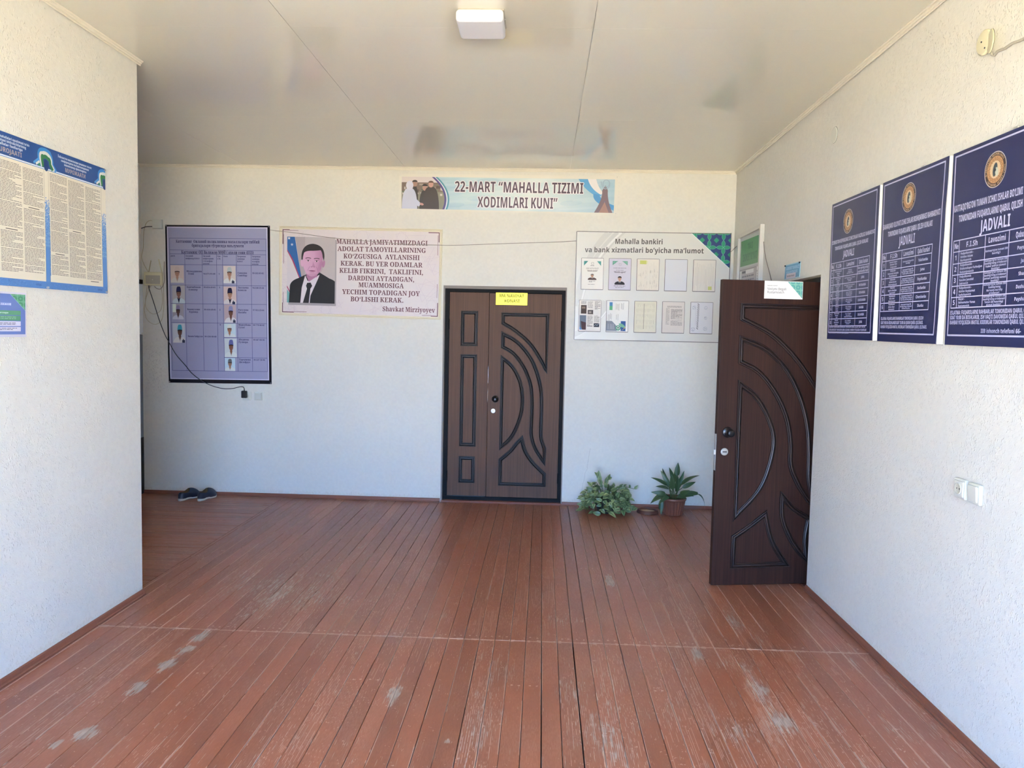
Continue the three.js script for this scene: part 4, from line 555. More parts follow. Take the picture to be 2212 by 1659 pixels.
function timetable(o) {
  return canvasTex(820, 1024, (x, W, Hh) => {
    const wh = '#c9c8e2'; x.fillStyle = '#232a55'; x.fillRect(0, 0, W, Hh); x.strokeStyle = wh; x.lineWidth = 9; x.strokeRect(24, 22, W - 62, Hh - 74);
    emblem(x, o.ex, o.ey, 88); x.strokeStyle = wh; o.head.forEach(([s, cx, cy, w, h]) => fit(x, s, cx, cy, w, h, '#d3d2ea'));
    const { C, Y } = o; x.lineWidth = 5; x.strokeRect(C[0], Y[0], C[4] - C[0], Y[Y.length - 1] - Y[0]); for (const c of C.slice(1, 4)) { x.beginPath(); x.moveTo(c, Y[0]); x.lineTo(c, Y[Y.length - 1]); x.stroke(); } for (const y of Y.slice(1, -1)) { x.beginPath(); x.moveTo(C[0], y); x.lineTo(C[4], y); x.stroke(); }
    ['№', 'F.I.Sh', 'Lavozimi', 'Qabul kunlari'].forEach((s, i) => fit(x, s, (C[i] + C[i + 1]) / 2, (Y[0] + Y[1]) / 2, [Math.min(40, C[1] - C[0] - 14), 104, 140, 150][i], 40, wh));
    o.rows.forEach(([n, l, d], i) => {
      const y0 = Y[i + 1], y1 = Y[i + 2], my = (y0 + y1) / 2; fit(x, String(i + 1), (C[0] + C[1]) / 2, my, 20, 36, wh);
      n.forEach((s, k) => fit(x, s, o.left ? C[1] + 16 : (C[1] + C[2]) / 2, my + (k - (n.length - 1) / 2) * o.lh, o.left ? 0 : Math.min(C[2] - C[1] - 16, s.length * o.lh * 0.5), o.lh * 0.92, wh, 'bold sans-serif', o.left ? 'left' : 'center'));
      l.forEach((s, k) => fit(x, s, (C[2] + C[3]) / 2, my + (k - (l.length - 1) / 2) * o.lh * 0.78, Math.min(C[3] - C[2] - 12, s.length * o.lh * 0.42), o.lh * 0.74, wh)); d.forEach((s, k) => fit(x, s, (C[3] + C[4]) / 2, my + (k - (d.length - 1) / 2) * 24, Math.min(C[4] - C[3] - 20, s.length * 13), 24, wh));
    });
    o.foot.forEach(([s, X, cy, w, h, al]) => fit(x, s, X, cy, w, h, wh, 'bold sans-serif', al ?? 'left'));
  });
}
{
  const dep = ['Vazirning birinchi o‘rinbosari', 'Vazir o‘rinbosari', 'Tergov departamenti boshlig‘i'];
  const N1 = timetable({ ex: 318, ey: 168, head: [['O‘ZBEKISTON RESPUBLIKASI ICHKI ISHLAR VAZIRLIGI RAHBARIYATI', 404, 296, 760, 38], ['TOMONIDAN FUQAROLARNI QABUL QILISH KUNLARI', 384, 344, 590, 38], ['JADVALI', 352, 400, 200, 70]], C: [34, 86, 270, 520, 716], Y: [452, 506, 562, 616, 668, 720, 772, 822, 872, 924], lh: 15,
    rows: [[['General-leytenant', 'Bobojonov', 'Po‘lat'], ['O‘zbekiston', 'Respublikasi', 'ichki ishlar vaziri'], ['Har oyning oxirgi', 'payshanba kuni']], [['General-mayor', 'Qurbonov', 'Otabek'], [dep[0], 'Tezkor qidiruv', 'boshlig‘i'], ['JUMA']], [['General-mayor', 'Jumayev', 'Rustam'], [dep[0], 'Jamoat xavfsizligi', 'boshlig‘i'], ['PAYSHANBA']], [['Polkovnik', 'Matkarimov', 'Sherzod'], ['Vazir o‘rinbosari', 'Ma’naviy-ma’rifiy', 'ishlar bo‘yicha'], ['SESHANBA']], [['Polkovnik', 'Ahmedov', 'Abdulla'], ['Vazir o‘rinbosari', 'Tergov departamenti', 'boshlig‘i'], ['CHORSHANBA']], [['Polkovnik', 'Nazarov', 'Xurshid'], ['Vazir o‘rinbosari', 'Kadrlar bo‘yicha', 'o‘rinbosari'], ['SHANBA']], [['General-mayor', 'Mirzayev', 'Tolib'], ['Vazir o‘rinbosari', 'Tezkor-qidiruv', 'departamenti boshlig‘i'], ['DUSHANBA']], [['Polkovnik', 'Abdurahmonov', 'Baxtiyor'], ['Vazir o‘rinbosari', 'Ta’minot bo‘yicha', 'o‘rinbosari'], ['JUMA']]],
    foot: [['ESLATMA: FUQAROLARNI RAHBARLAR TOMONIDAN QABUL QILISH SOAT 9:00 DA', 40, 944, 660, 20], ['BOSHLANIB SOAT 13:00 GACHA QABUL QILINADI. RAHBAR YO‘QLIGIDA FUQAROLAR', 40, 966, 680, 20], ['MAS’UL XODIMLAR TOMONIDAN QABUL QILINADI.', 40, 988, 380, 18]].map((f) => [f[0], f[1], f[2] - 14, f[3], f[4]]) });
  const iib = 'Samarqand viloyati IIB', N2 = timetable({ ex: 368, ey: 150, head: [['SAMARQAND VILOYATI ICHKI ISHLAR BOSHQARMASI RAHBARIYATI', 396, 290, 740, 44], ['TOMONIDAN FUQAROLARNI QABUL QILISH KUNLARI', 392, 342, 580, 44], ['JADVALI', 372, 404, 210, 78]], C: [34, 88, 314, 496, 696], Y: [462, 520, 586, 650, 712, 772, 832, 892].map((y) => y * 0.86 + 64), lh: 15.5,
    rows: [[['General mayor -', 'Ahmedov Tohir', 'To‘lqinovich'], [iib, 'boshlig‘i'], ['Yakshanba']], [['Polkovnik -', 'Boymurodov Nematulla', 'Ubaydullayevich'], [iib, 'boshlig‘ining o‘rinbosari', 'Tezkor qidiruv xizmati'], ['Juma']], [['Polkovnik -', 'Hakimov Xurram', 'Muhammadjonovich'], [iib, 'boshlig‘ining o‘rinbosari', 'Jamoat xavfsizligi xizmati'], ['Payshanba']], [['Polkovnik', 'Qodirov Komiljon', 'Ergashovich'], [iib, 'boshlig‘ining o‘rinbosari', 'Tergov xizmati boshlig‘i'], ['Seshanba']], [['Podpolkovnik', 'Eshov Umid', 'Abdullayevich'], [iib, 'boshlig‘ining o‘rinbosari', 'Ma’naviy-ma’rifiy ishlar'], ['Chorshanba']], [['Podpolkovnik', 'Alimov Elyor', 'Rahmonovich'], [iib, 'boshlig‘ining o‘rinbosari', 'Ta’minot bo‘yicha'], ['Shanba']]],
    foot: [['ESLATMA: FUQAROLARNI RAHBARLAR TOMONIDAN QABUL QILISH', 46, 890, 600, 26], ['SOAT 9:00 DA BOSHLANIB SOAT 13:00 GA QADAR QABUL QILINADI.', 46, 916, 600, 26], ['RAHBAR YO‘QLIGIDA MAS’UL XODIMLAR TOMONIDAN QABUL QILINADI.', 46, 942, 650, 26]].map((f) => [f[0], f[1], f[2] - 12, f[3], f[4]]) });
  const kt = 'Kattaqo‘rg‘on tumani IIB', N3 = timetable({ ex: 380, ey: 160, left: true, head: [['KATTAQO‘RG‘ON TUMAN ICHKI ISHLAR BO‘LIMI RAHBARIYATI', 402, 300, 740, 48], ['TOMONIDAN FUQAROLARNI QABUL QILISH KUNLARI', 402, 358, 640, 48], ['JADVALI', 402, 424, 240, 82]], C: [44, 98, 330, 520, 766], Y: [474, 540, 610, 676, 742, 808, 870].map((y) => y * 0.9 + 44), lh: 18,
    rows: [[['Podpolkovnik -', 'Ochilov Aslam', 'Nurilayevich'], [kt, 'boshlig‘i'], ['Payshanba']], [['Podpolkovnik -', 'Shukurullayev Farhodjon', 'Rustamjonovich'], [kt, 'boshlig‘ining o‘rinbosari', 'Tezkor qidiruv xizmati', 'boshlig‘i'], ['Juma']], [['Podpolkovnik', 'Rasulov Jamshid', 'Sobirovich'], [kt, 'boshlig‘ining o‘rinbosari', 'Jamoat xavfsizligi xizmati', 'boshlig‘i'], ['Shanba']], [['Podpolkovnik -', 'Achilov Seydazmat', 'Sayfullayevich'], [kt, 'boshlig‘ining', 'Ma’naviy-ma’rifiy', 'o‘rinbosari'], ['Dushanba']], [['Mayor -', 'Xolmamatov Yunus', 'Rustamovich'], [kt, 'boshlig‘ining o‘rinbosari', 'Tuman IIB huzuridagi', 'xizmat boshlig‘i'], ['Payshanba']]],
    foot: [['ESLATMA: FUQAROLARNI RAHBARLAR TOMONIDAN QABUL QILISH', 40, 852, 690, 28], ['SOAT 10:00 DA BOSHLANIB, ISH VAQTI DAVOMIDA QABUL QILINADI.', 40, 878, 690, 28], ['RAHBAR YO‘QLIGIDA MAS’UL XODIMLAR TOMONIDAN QABUL QILINADI.', 40, 904, 690, 28], ['IIB ishonch telefoni 66-', 330, 948, 320, 28]] });
  const Q = [[[-4.735, 2.456], [-4.084, 2.448], [-4.083, 1.640], [-4.722, 1.645]], [[-4.046, 2.449], [-3.404, 2.440], [-3.43, 1.629], [-4.022, 1.637]], [[-3.373, 2.439], [-2.70, 2.429], [-2.70, 1.621], [-3.357, 1.627]]];
  const lab = ['leftmost of the three navy timetable boards, with an eight-row table', 'middle navy timetable board, with a six-row table', 'rightmost navy timetable board, cut by the picture edge'];
  [N1, N2, N3].forEach((t, i) => {
    const wv = (u, v) => 0.0016 * (fbm(u * 4 + i * 9, v * 6) - 0.5) + (i === 1 && u > 0.8 ? 0.004 * (vnoise(v * 7, 3) - 0.4) * (u - 0.8) * 5 : 0);
    const core = sheetOn('right', Q[i], 0.004, 0.026, 1, 14), g = thing('timetable_board', lab[i], 'board', core.origin.toArray(), { group: 'navy reception timetables on the right wall' });
    mesh('foam_core', core.geo, M.foamEdge, g); const f = sheetOn('right', Q[i], 0.0325, 0.0008, 20, 24, wv); mesh('print', f.geo, printMat(t, 0.33), g);
    mesh('hanger', rbox(0.018, 0.016, 0.03, 0.003), M.steel, g).position.set(-0.012, 0.815, 0.06);
  });
}
// --- large address poster on the left wall
{
  const W = 2048, Hh = 856, R = rng(77), m = W / 1.62, T = canvasTex(W, Hh, (x) => { // left edge of the print is the end nearer the entrance
    x.fillStyle = '#e6dec9'; x.fillRect(0, 0, W, Hh);
    const px = (z) => (z + 2.49) / -1.62 * W; // z on the wall to print column
    // blue ornament fading up the margins is printed: dots of ornament growing sparser
    for (const [a, b] of [[-4.112, -4.07], [-3.626, -3.592], [-3.13, -3.095]]) { const x0 = px(b), x1 = px(a); for (let k = 0; k < 5200; k++) { const y = 300 + R() * 470, p = (y - 300) / 300; if (R() < p) { x.fillStyle = ['#5f93cf', '#7aa7d8', '#4b82c4'][k % 3]; x.fillRect(x0 + R() * (x1 - x0), y, 5, 5); } } x.fillStyle = '#5b8fcc'; x.fillRect(x0, 560, x1 - x0, 260); pattern(x, x0, 560, (x1 - x0) / 2, 2, '#5b8fcc', '#78a6da'); }
    x.fillStyle = '#5687c4'; x.fillRect(0, Hh - 44, W, 44); for (let k = 0; k < 300; k++) { x.fillStyle = k % 2 ? '#6d9ad0' : '#4a79b6'; x.fillRect(R() * W, Hh - 42 + R() * 40, 8, 3); }
    x.fillStyle = '#24508f'; x.fillRect(0, 0, W, 126); x.fillStyle = '#dfe9f0'; x.fillRect(0, 126, W, 8); x.fillStyle = '#3c78b8'; x.fillRect(0, 134, W, 3);
    const head = (cx, l, t, w) => { l.forEach((s, k) => fit(x, s, cx, 26 + k * 20, w * (1 - k * 0.17), 20, '#e3e6ee')); fit(x, t, cx, 98, w * 0.62, 38, '#b9a8a4'); };
    head(px(-3.355), ['O‘zbekiston mahallalari uyushmasi ta’sis', 'konferensiyasi ishtirokchilarining', 'mahallalar faollariga'], 'MUROJAATI', 356); head(px(-3.845), ['Ўзбекистон маҳаллалари уюшмаси таъсис', 'конференцияси иштирокчиларининг', 'маҳаллалар фаолларига'], 'МУРОЖААТИ', 356);
    const ribbon = (cx) => { x.save(); x.translate(cx, 12); for (const [o, c] of [[0, '#3f8ed0'], [20, '#dedfd8'], [40, '#2f7d4c']]) { x.strokeStyle = c; x.lineWidth = 22; x.beginPath(); x.moveTo(-44 + o * 0.5, 110); x.quadraticCurveTo(-86 + o, 30, -40 + o * 0.5, 12 + o); x.quadraticCurveTo(0, -2 + o, 40 - o * 0.4, 16 + o); x.quadraticCurveTo(66 - o * 0.6, 50, 60 - o * 0.5, 84); x.lineTo(96 - o * 0.8, 116); x.stroke(); } for (const [o, c] of [[0, '#4b97d6'], [15, '#e3e3dc'], [30, '#37865a']]) { x.strokeStyle = c; x.lineWidth = 14; x.beginPath(); x.moveTo(-112 + o * 1.4, 104 + o * 0.2); x.lineTo(-64 + o * 0.4, 70 + o); x.stroke(); } x.fillStyle = '#1d3f78'; x.beginPath(); x.ellipse(2, 98, 22, 34, 0, 0, 7); x.fill(); x.restore(); };
    ribbon(px(-3.61)); ribbon(px(-4.10));
    const cols = (z0, z1, n) => { const a = px(z0), b = px(z1), cw = (b - a) / n; for (let c = 0; c < n; c++) { let y = 150 + c * 6; while (y < 770) { const L = 6 + (R() * 16 | 0), fitL = Math.min(L, Math.floor((776 - y) / 8)); if (fitL < 1) break; scrawl(x, a + c * cw + 7, y, cw - 14, 8, fitL, R, '#5a534c', 0.34); y += fitL * 8 + 4; if (R() < 0.22) { x.fillStyle = '#3f3a36'; x.fillRect(a + c * cw + cw * 0.25, y + 3, cw * 0.5, 4); y += 16; } } } };
    cols(-3.63, -4.066, 3); cols(-3.135, -3.590, 3); cols(-2.52, -3.09, 3);
    x.fillStyle = 'rgba(120,108,90,.5)'; for (const z of [-3.592, -3.624, -4.068]) x.fillRect(px(z), 140, 3, 672); x.fillStyle = '#2d5a9a'; for (const z of [-3.54, -4.04]) fit(x, 'MUROJAAT', px(z), Hh - 22, 52, 18, '#2b5a9c');
  });
  const q = [[-2.49, 2.472], [-4.105, 2.483], [-4.114, 1.810], [-2.49, 1.795]], s = sheetOn('left', q, 0.003, 0.004, 30, 10, (u, v) => 0.0025 * Math.sin(u * 12) * Math.sin(v * 3.14)), g = thing('address_poster', 'large blue-headed newsprint poster on the left wall', 'poster', s.origin.toArray());
  mesh('print', s.geo, printMat(T, 0.5), g);
  for (const [z, y] of [[-3.6, 1.812], [-4.10, 1.818], [-4.098, 2.475], [-3.2, 2.47]]) mesh('nail', new THREE.CylinderGeometry(0.005, 0.005, 0.012, 8).rotateZ(Math.PI / 2), M.steel, g).position.set(0.01, y - s.origin.y, z - s.origin.z);
  const T2 = canvasTex(720, 420, (x) => {
    x.fillStyle = '#6f86c4'; x.fillRect(0, 0, 720, 420); x.save(); x.beginPath(); x.moveTo(560, 0); x.lineTo(720, 0); x.lineTo(720, 168); x.clip(); pattern(x, 540, -20, 64, 4, '#4f9a72', '#74b48e'); x.restore(); x.strokeStyle = '#8fc2c4'; x.lineWidth = 6; x.beginPath(); x.moveTo(560, 0); x.lineTo(720, 168); x.stroke();
    fit(x, 'Маҳалла банки Валижон', 360, 104, 420, 40, '#e6e9f6', 'bold serif'); x.fillStyle = '#63a07c'; x.fillRect(40, 172, 630, 46); x.fillRect(40, 226, 370, 50); x.fillRect(424, 226, 246, 50); x.fillStyle = '#d9d8ea'; x.fillRect(40, 284, 370, 48); x.fillRect(424, 284, 246, 48); x.fillRect(40, 342, 370, 46); x.fillRect(424, 342, 246, 46);
    const r = rng(3); fit(x, 'раиси ЎТБ Ҳисоботлари', 400, 195, 280, 24, '#d9eedf'); scrawl(x, 440, 236, 180, 16, 2, r, '#a4d0b0', 0.4); scrawl(x, 440, 298, 180, 14, 2, r, '#55556a', 0.4); scrawl(x, 440, 352, 190, 14, 2, r, '#55556a', 0.4); scrawl(x, 60, 298, 300, 14, 2, r, '#55556a', 0.4); scrawl(x, 60, 352, 300, 14, 2, r, '#55556a', 0.4);
  });
  const q2 = [[-2.98, 1.772], [-3.453, 1.777], [-3.447, 1.574], [-2.98, 1.572]], s2 = sheetOn('left', q2, 0.002, 0.004), g2 = thing('bank_notice', 'small blue notice with a green corner under the newsprint poster', 'poster', s2.origin.toArray());
  mesh('backing', s2.geo, std(0xd9d7e2, 0.4), g2); const s3 = sheetOn('left', [[-2.99, 1.764], [-3.444, 1.768], [-3.439, 1.586], [-2.99, 1.583]], 0.0065, 0.0006), p3 = mesh('print', s3.geo, printMat(T2, 0.4), g2); p3.position.copy(s3.origin).sub(s2.origin);
}
// --- framed green notice, blue sign, door plates
{
  const r = rng(15), T = canvasTex(520, 660, (x) => {
    x.fillStyle = '#b7b2ae'; x.fillRect(0, 0, 520, 660); x.fillStyle = '#bfc4ba'; x.fillRect(10, 10, 500, 200); x.fillStyle = '#559653'; x.fillRect(24, 30, 472, 168); fit(x, '“XALQ', 262, 76, 130, 54, '#2c6a38'); fit(x, 'ISHONCHI” RO‘YXATI', 260, 146, 350, 66, '#2c6a38');
    for (let k = 0; k < 3; k++) { const y = 222 + k * 150; x.strokeStyle = '#6d6a68'; x.lineWidth = 3; x.strokeRect(16, y, 410, 136); x.fillStyle = '#dcdcd6'; x.fillRect(20, y + 6, 46, 118); x.fillStyle = '#77686c'; x.fillRect(30, y + 60, 28, 60); x.fillStyle = '#4c4a4c'; x.fillRect(80, y + 10, 90, 14); x.fillStyle = '#e4e3df'; x.fillRect(180, y + 6, 190, 24); scrawl(x, 84, y + 42, 300, 24, 3, r, '#68666a', 0.34); x.fillStyle = '#e4e3df'; x.fillRect(444, y, 40, 22); x.fillRect(444, y + 32, 40, 90); x.fillStyle = '#7a7876'; for (let q = 0; q < 5; q++) x.fillRect(456, y + 40 + q * 16, 16, 6); }
  });
  const q = [[-6.991, 2.569], [-6.272, 2.557], [-6.276, 1.62], [-6.991, 1.63]], i = 0.028, s = sheetOn('right', [[-6.991 + i, 2.569 - i], [-6.272 - i, 2.557 - i], [-6.276 - i, 1.62 + i], [-6.991 + i, 1.63 + i]], 0.004, 0.01), g = thing('framed_notice', 'white-framed green-headed notice on the right wall above the open door', 'notice', s.origin.toArray());
  mesh('print', s.geo, printMat(T, 0.35), g); const o = s.origin, fr = std(0xd6d2c6, 0.4);
  for (const b of [box(-0.034, -0.001, 1.622, 2.566, -6.995, -6.963), box(-0.034, -0.001, 1.622, 2.562, -6.30, -6.268), box(-0.034, -0.001, 2.532, 2.566, -6.963, -6.30), box(-0.034, -0.001, 1.62, 1.652, -6.963, -6.30)]) mesh('frame_rail', b.translate(XR - o.x, -o.y, -o.z), fr, g);
  const T2 = canvasTex(400, 132, (x) => { x.fillStyle = '#5c9cc0'; x.fillRect(0, 0, 400, 132); x.strokeStyle = '#a9d0da'; x.lineWidth = 8; x.strokeRect(4, 4, 392, 124); fit(x, 'AXBOROT MARKAZI', 206, 38, 350, 40, '#a5cfe6'); fit(x, 'YOSHLAR YETAKCHISI', 190, 74, 300, 34, '#a5cfe6'); x.fillStyle = '#cdc8d0'; x.fillRect(50, 84, 250, 44); fit(x, 'Narzullayev Shaxriyor', 170, 106, 200, 22, '#5a5660'); });
  const b = sheetOn('right', [[-5.676, 2.18], [-5.35, 2.176], [-5.36, 2.068], [-5.690, 2.074]], 0.002, 0.004), gb = thing('door_sign', 'small light blue sign on the wall over the open doorway', 'sign', b.origin.toArray()); mesh('print', b.geo, printMat(T2, 0.45), gb);
  for (const [z, y] of [[-5.668, 2.172], [-5.358, 2.169]]) mesh('pin', new THREE.CylinderGeometry(0.005, 0.005, 0.012, 8).rotateZ(Math.PI / 2), M.slot, gb).position.set(-0.008, y - b.origin.y, z - b.origin.z);
  const T3 = canvasTex(520, 230, (x) => { x.fillStyle = '#efece3'; x.fillRect(0, 0, 520, 230); x.save(); x.beginPath(); x.moveTo(312, 8); x.lineTo(514, 8); x.lineTo(514, 216); x.clip(); pattern(x, 310, 4, 72, 3, '#5fa69c', '#84bfa6'); x.restore(); fit(x, 'Mahalla bankiri', 38, 60, 138, 20, '#6d6a64', 'normal sans-serif', 'left'); fit(x, 'Vasiyev Begali', 38, 102, 258, 42, '#4b4844', 'normal sans-serif', 'left'); fit(x, 'Rustamovich', 38, 146, 230, 42, '#4b4844', 'normal sans-serif', 'left'); });
  const pl = single('name_plate', new THREE.BoxGeometry(0.2625, 0.115, 0.003), printMat(T3, 0.4), 'white name plate with a green corner at the top of the open door', 'sign'); const dr = scene.getObjectByName('door_2'); pl.position.set(0.4135, 1.951, 0.0022).applyMatrix4(dr.matrixWorld); pl.rotation.y = 0.1584;
  const font = await new FontLoader().loadAsync('fonts/droid/droid_sans_bold.typeface.json');
  const gs = thing('door_sign', 'polished gold plate lettered MA’NAVIYAT XONASI on the back door', 'sign', [-0.303, 1.974, ZB - 0.0655]);
  mesh('plate', rbox(0.303, 0.122, 0.003, 0.001), std(0xa5841a, 0.22, { metalness: 0.9 }), gs);
  for (const [t, y, w] of [["MA'NAVIYAT", 0.012, 0.235], ['XONASI', -0.036, 0.15]]) { const g = new TextGeometry(t, { font, size: 0.030, depth: 0.0018, bevelEnabled: false, curveSegments: 4 }); g.computeBoundingBox(); const bb = g.boundingBox; g.translate(-(bb.min.x + bb.max.x) / 2, 0, 0); g.scale(w / (bb.max.x - bb.min.x), 1, 1); mesh('lettering', g, std(0x1d1806, 0.6), gs).position.set(0.002, y, 0.0015); }
}

// ---------------------------------------------------------------- fittings
{ // ceiling lamp, switched off
  const g = thing('ceiling_lamp', 'square white ceiling lamp, switched off, over the hall', 'lamp', [-0.336, H, -3.838]);
  mesh('base_plate', rbox(0.222, 0.008, 0.224, 0.003).translate(0.006, -0.004, -0.006), M.greyPlastic, g);
  mesh('diffuser', rbox(0.228, 0.058, 0.238, 0.018, 5).translate(0, -0.033, 0), std(0xe4e4e8, 0.35), g);
  mesh('screw', new THREE.SphereGeometry(0.004, 8, 6).translate(0.119, -0.02, 0.03), M.steel, g);
}
function plate(name, label, category, pos, turn, kind, opt) { // wall plates, local +z away from the wall
  const g = thing(name, label, category, pos, opt); g.rotation.y = turn; const m = kind === 'socket' ? M.creamWhite ?? M.whitePlastic : M.whitePlastic;
  mesh('plate', rbox(0.083, 0.083, 0.016, 0.005, 3).translate(0, 0, 0.008), m, g);
  if (kind === 'socket') {
    mesh('cover', rbox(0.066, 0.066, 0.006, 0.003).translate(0, 0, 0.018), m, g);
    const w = mesh('well', lathe([[0.0235, 0], [0.0235, 0.0035], [0.0210, 0.004], [0.0200, 0.0006], [0, 0.0006]], 28).rotateX(Math.PI / 2).translate(0, 0, 0.021), std(0xc9c6b4, 0.5), g);
    for (const s of [-1, 1]) mesh('hole', new THREE.CylinderGeometry(0.0028, 0.0028, 0.002, 10).rotateX(Math.PI / 2).translate(s * 0.0095, 0, 0.0212), M.slot, w);
  } else if (kind === 'switch') mesh('rocker', rbox(0.062, 0.066, 0.012, 0.004).rotateX(0.09).translate(0, 0, 0.018), M.whitePlastic, g);
  return g;
}
plate('wall_socket', 'cream power socket low on the right wall, left of a switch', 'socket', [XR, 1.03, -3.208], -Math.PI / 2, 'socket');
plate('light_switch', 'white rocker switch beside the socket on the right wall', 'switch', [XR, 1.03, -3.104], -Math.PI / 2, 'switch');
plate('wall_socket', 'white socket with a black adapter plugged in, on the back wall', 'socket', [-2.847, 0.984, ZB], 0, 'socket');
plate('light_switch', 'white square plate right of the plugged-in adapter on the back wall', 'switch', [-2.732, 0.986, ZB], 0, 'switch');
{
  const a = thing('power_adapter', 'black power adapter plugged into the back wall socket', 'adapter', [-2.861, 0.967, ZB + 0.021]);
  mesh('body', rbox(0.052, 0.07, 0.034, 0.008, 3).translate(0, 0.035, 0.017), M.black, a); mesh('strain_relief', new THREE.CylinderGeometry(0.0035, 0.005, 0.016, 10).translate(0, 0.078, 0.017), M.black, a);
}
{ // round junction box with its lid hanging off
  const g = thing('junction_box', 'round junction box with a loose lid high on the right wall', 'junction box', [XR, 2.847, -3.222]); g.rotation.y = -Math.PI / 2;
  mesh('body', lathe([[0, 0.022], [0.044, 0.022], [0.049, 0.018], [0.050, 0.012], [0.046, 0.0], [0, 0]], 36).rotateX(Math.PI / 2), M.creamPlastic, g);
  const l = mesh('lid', lathe([[0, 0.006], [0.040, 0.006], [0.045, 0.004], [0.046, 0], [0, 0]], 36).rotateX(Math.PI / 2), M.creamPlastic, g); l.position.set(0.062, -0.018, 0.022); l.rotation.set(0, -0.28, 0.15);
  for (const [x, y] of [[-0.008, 0.004], [0.018, -0.028]]) mesh('screw', new THREE.CylinderGeometry(0.0035, 0.0035, 0.002, 8).rotateX(Math.PI / 2).translate(x, y, 0.0225), M.slot, g);
}
single('blanking_cap', lathe([[0, 0.006], [0.040, 0.0055], [0.048, 0.003], [0.05, 0], [0, 0]], 36).rotateZ(Math.PI / 2), M.whitePlastic, 'flat round painted cap high on the right wall', 'cap', { pos: [XR, 2.899, -4.843] });
{ const g = thing('junction_box', 'square white junction box on the back wall above the router', 'junction box', [-3.709, 2.572, ZB]); mesh('body', rbox(0.094, 0.09, 0.03, 0.004).translate(0, 0.045, 0.015), M.whitePlastic, g); mesh('lid', rbox(0.09, 0.086, 0.004, 0.0015).translate(0, 0.045, 0.0315), M.whitePlastic, g); }
{
  const g = thing('router', 'cream internet router hung on the back wall by the recess corner', 'router', [-3.753, 2.031, ZB]);
  mesh('case', rbox(0.178, 0.128, 0.032, 0.008, 3).translate(0, 0.064, 0.018), M.creamPlastic, g); mesh('front_panel', rbox(0.142, 0.082, 0.004, 0.002).translate(0.0, 0.055, 0.034), M.greyPlastic, g); mesh('emblem', new THREE.SphereGeometry(0.006, 10, 8).scale(1, 1, 0.4).translate(0, 0.055, 0.037), M.whitePlastic, g);
  mesh('antenna', tube([V(0.081, 0.12, 0.012), V(0.065, 0.18, 0.01), V(0.046, 0.253, 0.008)], 0.005), M.creamPlastic, g); mesh('antenna', tube([V(-0.05, 0.12, 0.012), V(-0.04, 0.18, 0.01), V(-0.029, 0.24, 0.008)], 0.004), M.cableCream, g);
  mesh('plug', new THREE.CylinderGeometry(0.005, 0.005, 0.026, 8).translate(-0.046, -0.013, 0.018), M.black, g);
}
const wp = (a, off = 0.006) => a.map(([x, y], i) => V(x, y, ZB + off));
const cable = (pts, r, mat, label) => single('cable', tube(pts, r), mat, label, 'cable');
cable([...wp([[-3.799, 2.004], [-3.765, 1.906], [-3.685, 1.659], [-3.63, 1.53]], 0.020), ...wp([[-3.617, 1.507], [-3.542, 1.376], [-3.441, 1.260], [-3.385, 1.193], [-3.272, 1.114]], 0.017), ...wp([[-3.176, 1.072], [-3.075, 1.051], [-2.986, 1.054], [-2.897, 1.074]], 0.014), V(-2.866, 1.066, ZB + 0.034), V(-2.861, 1.048, ZB + 0.038)], 0.0038, M.cableBlack, 'black power lead sagging from the router across the clinic banner');
cable(wp([[-3.821, 2.035], [-3.841, 1.882], [-3.851, 1.784], [-3.820, 1.695], [-3.748, 1.658], [-3.690, 1.69], [-3.664, 1.79], [-3.66, 1.92], [-3.662, 2.045]], 0.007), 0.0022, M.cableCream, 'outer loop of thin cream fibre cable hanging under the router');
cable(wp([[-3.780, 2.035], [-3.827, 1.927], [-3.837, 1.829], [-3.769, 1.759], [-3.70, 1.782], [-3.672, 1.864], [-3.674, 1.966], [-3.69, 2.035]], 0.012), 0.0022, M.cableCream, 'inner loop of thin cream fibre cable hanging under the router');
cable(wp([[-3.756, 2.647], [-3.788, 2.650], [-3.821, 2.628], [-3.846, 2.555], [-3.857, 2.383], [-3.872, 2.299], [-3.852, 2.237], [-3.811, 2.162]], 0.010), 0.0024, M.cableCream, 'cream cable looping down from the square junction box to the router');
cable(wp([[-3.757, 2.595], [-3.820, 2.591], [-3.872, 2.575]], 0.012), 0.0038, M.cableBlack, 'short dark cable leaving the square junction box to the left');
cable([...wp([[-3.744, 2.024], [-3.73, 2.008]], 0.018), ...wp([[-3.694, 1.998], [-3.655, 2.06], [-3.654, 2.174], [-3.651, 2.263]], 0.009)], 0.0034, M.cableGrey, 'grey cable curling round the right side of the router');
cable(wp([[-2.622, 2.580], [-2.56, 2.572]], 0.005).concat(wp([[-2.52, 2.568], [-2.325, 2.548], [-1.995, 2.510], [-1.674, 2.487], [-1.293, 2.463], [-0.99, 2.461]], 0.024), wp([[-0.904, 2.462], [-0.334, 2.489], [0.189, 2.514], [0.297, 2.522]], 0.005)), 0.0026, M.cableGrey, 'thin grey wire stretched across the quotation poster to the notice board');
single('cable', tube([V(1.737, 2.444, ZB + 0.006), V(1.757, 2.461, ZB + 0.008), V(XR - 0.005, 2.472, ZB + 0.02), V(XR - 0.005, 2.492, -7.02)], 0.0028), M.cableGrey, 'thin grey wire turning the corner between board and framed notice', 'cable');
single('cable', tube([V(XR - 0.005, 2.42, -6.262), V(XR - 0.005, 2.311, -6.208), V(XR - 0.005, 2.103, -6.018), V(XR - 0.005, 1.98, -5.92)], 0.0032), M.cableGrey, 'grey wire running down from the framed notice to the doorway', 'cable');
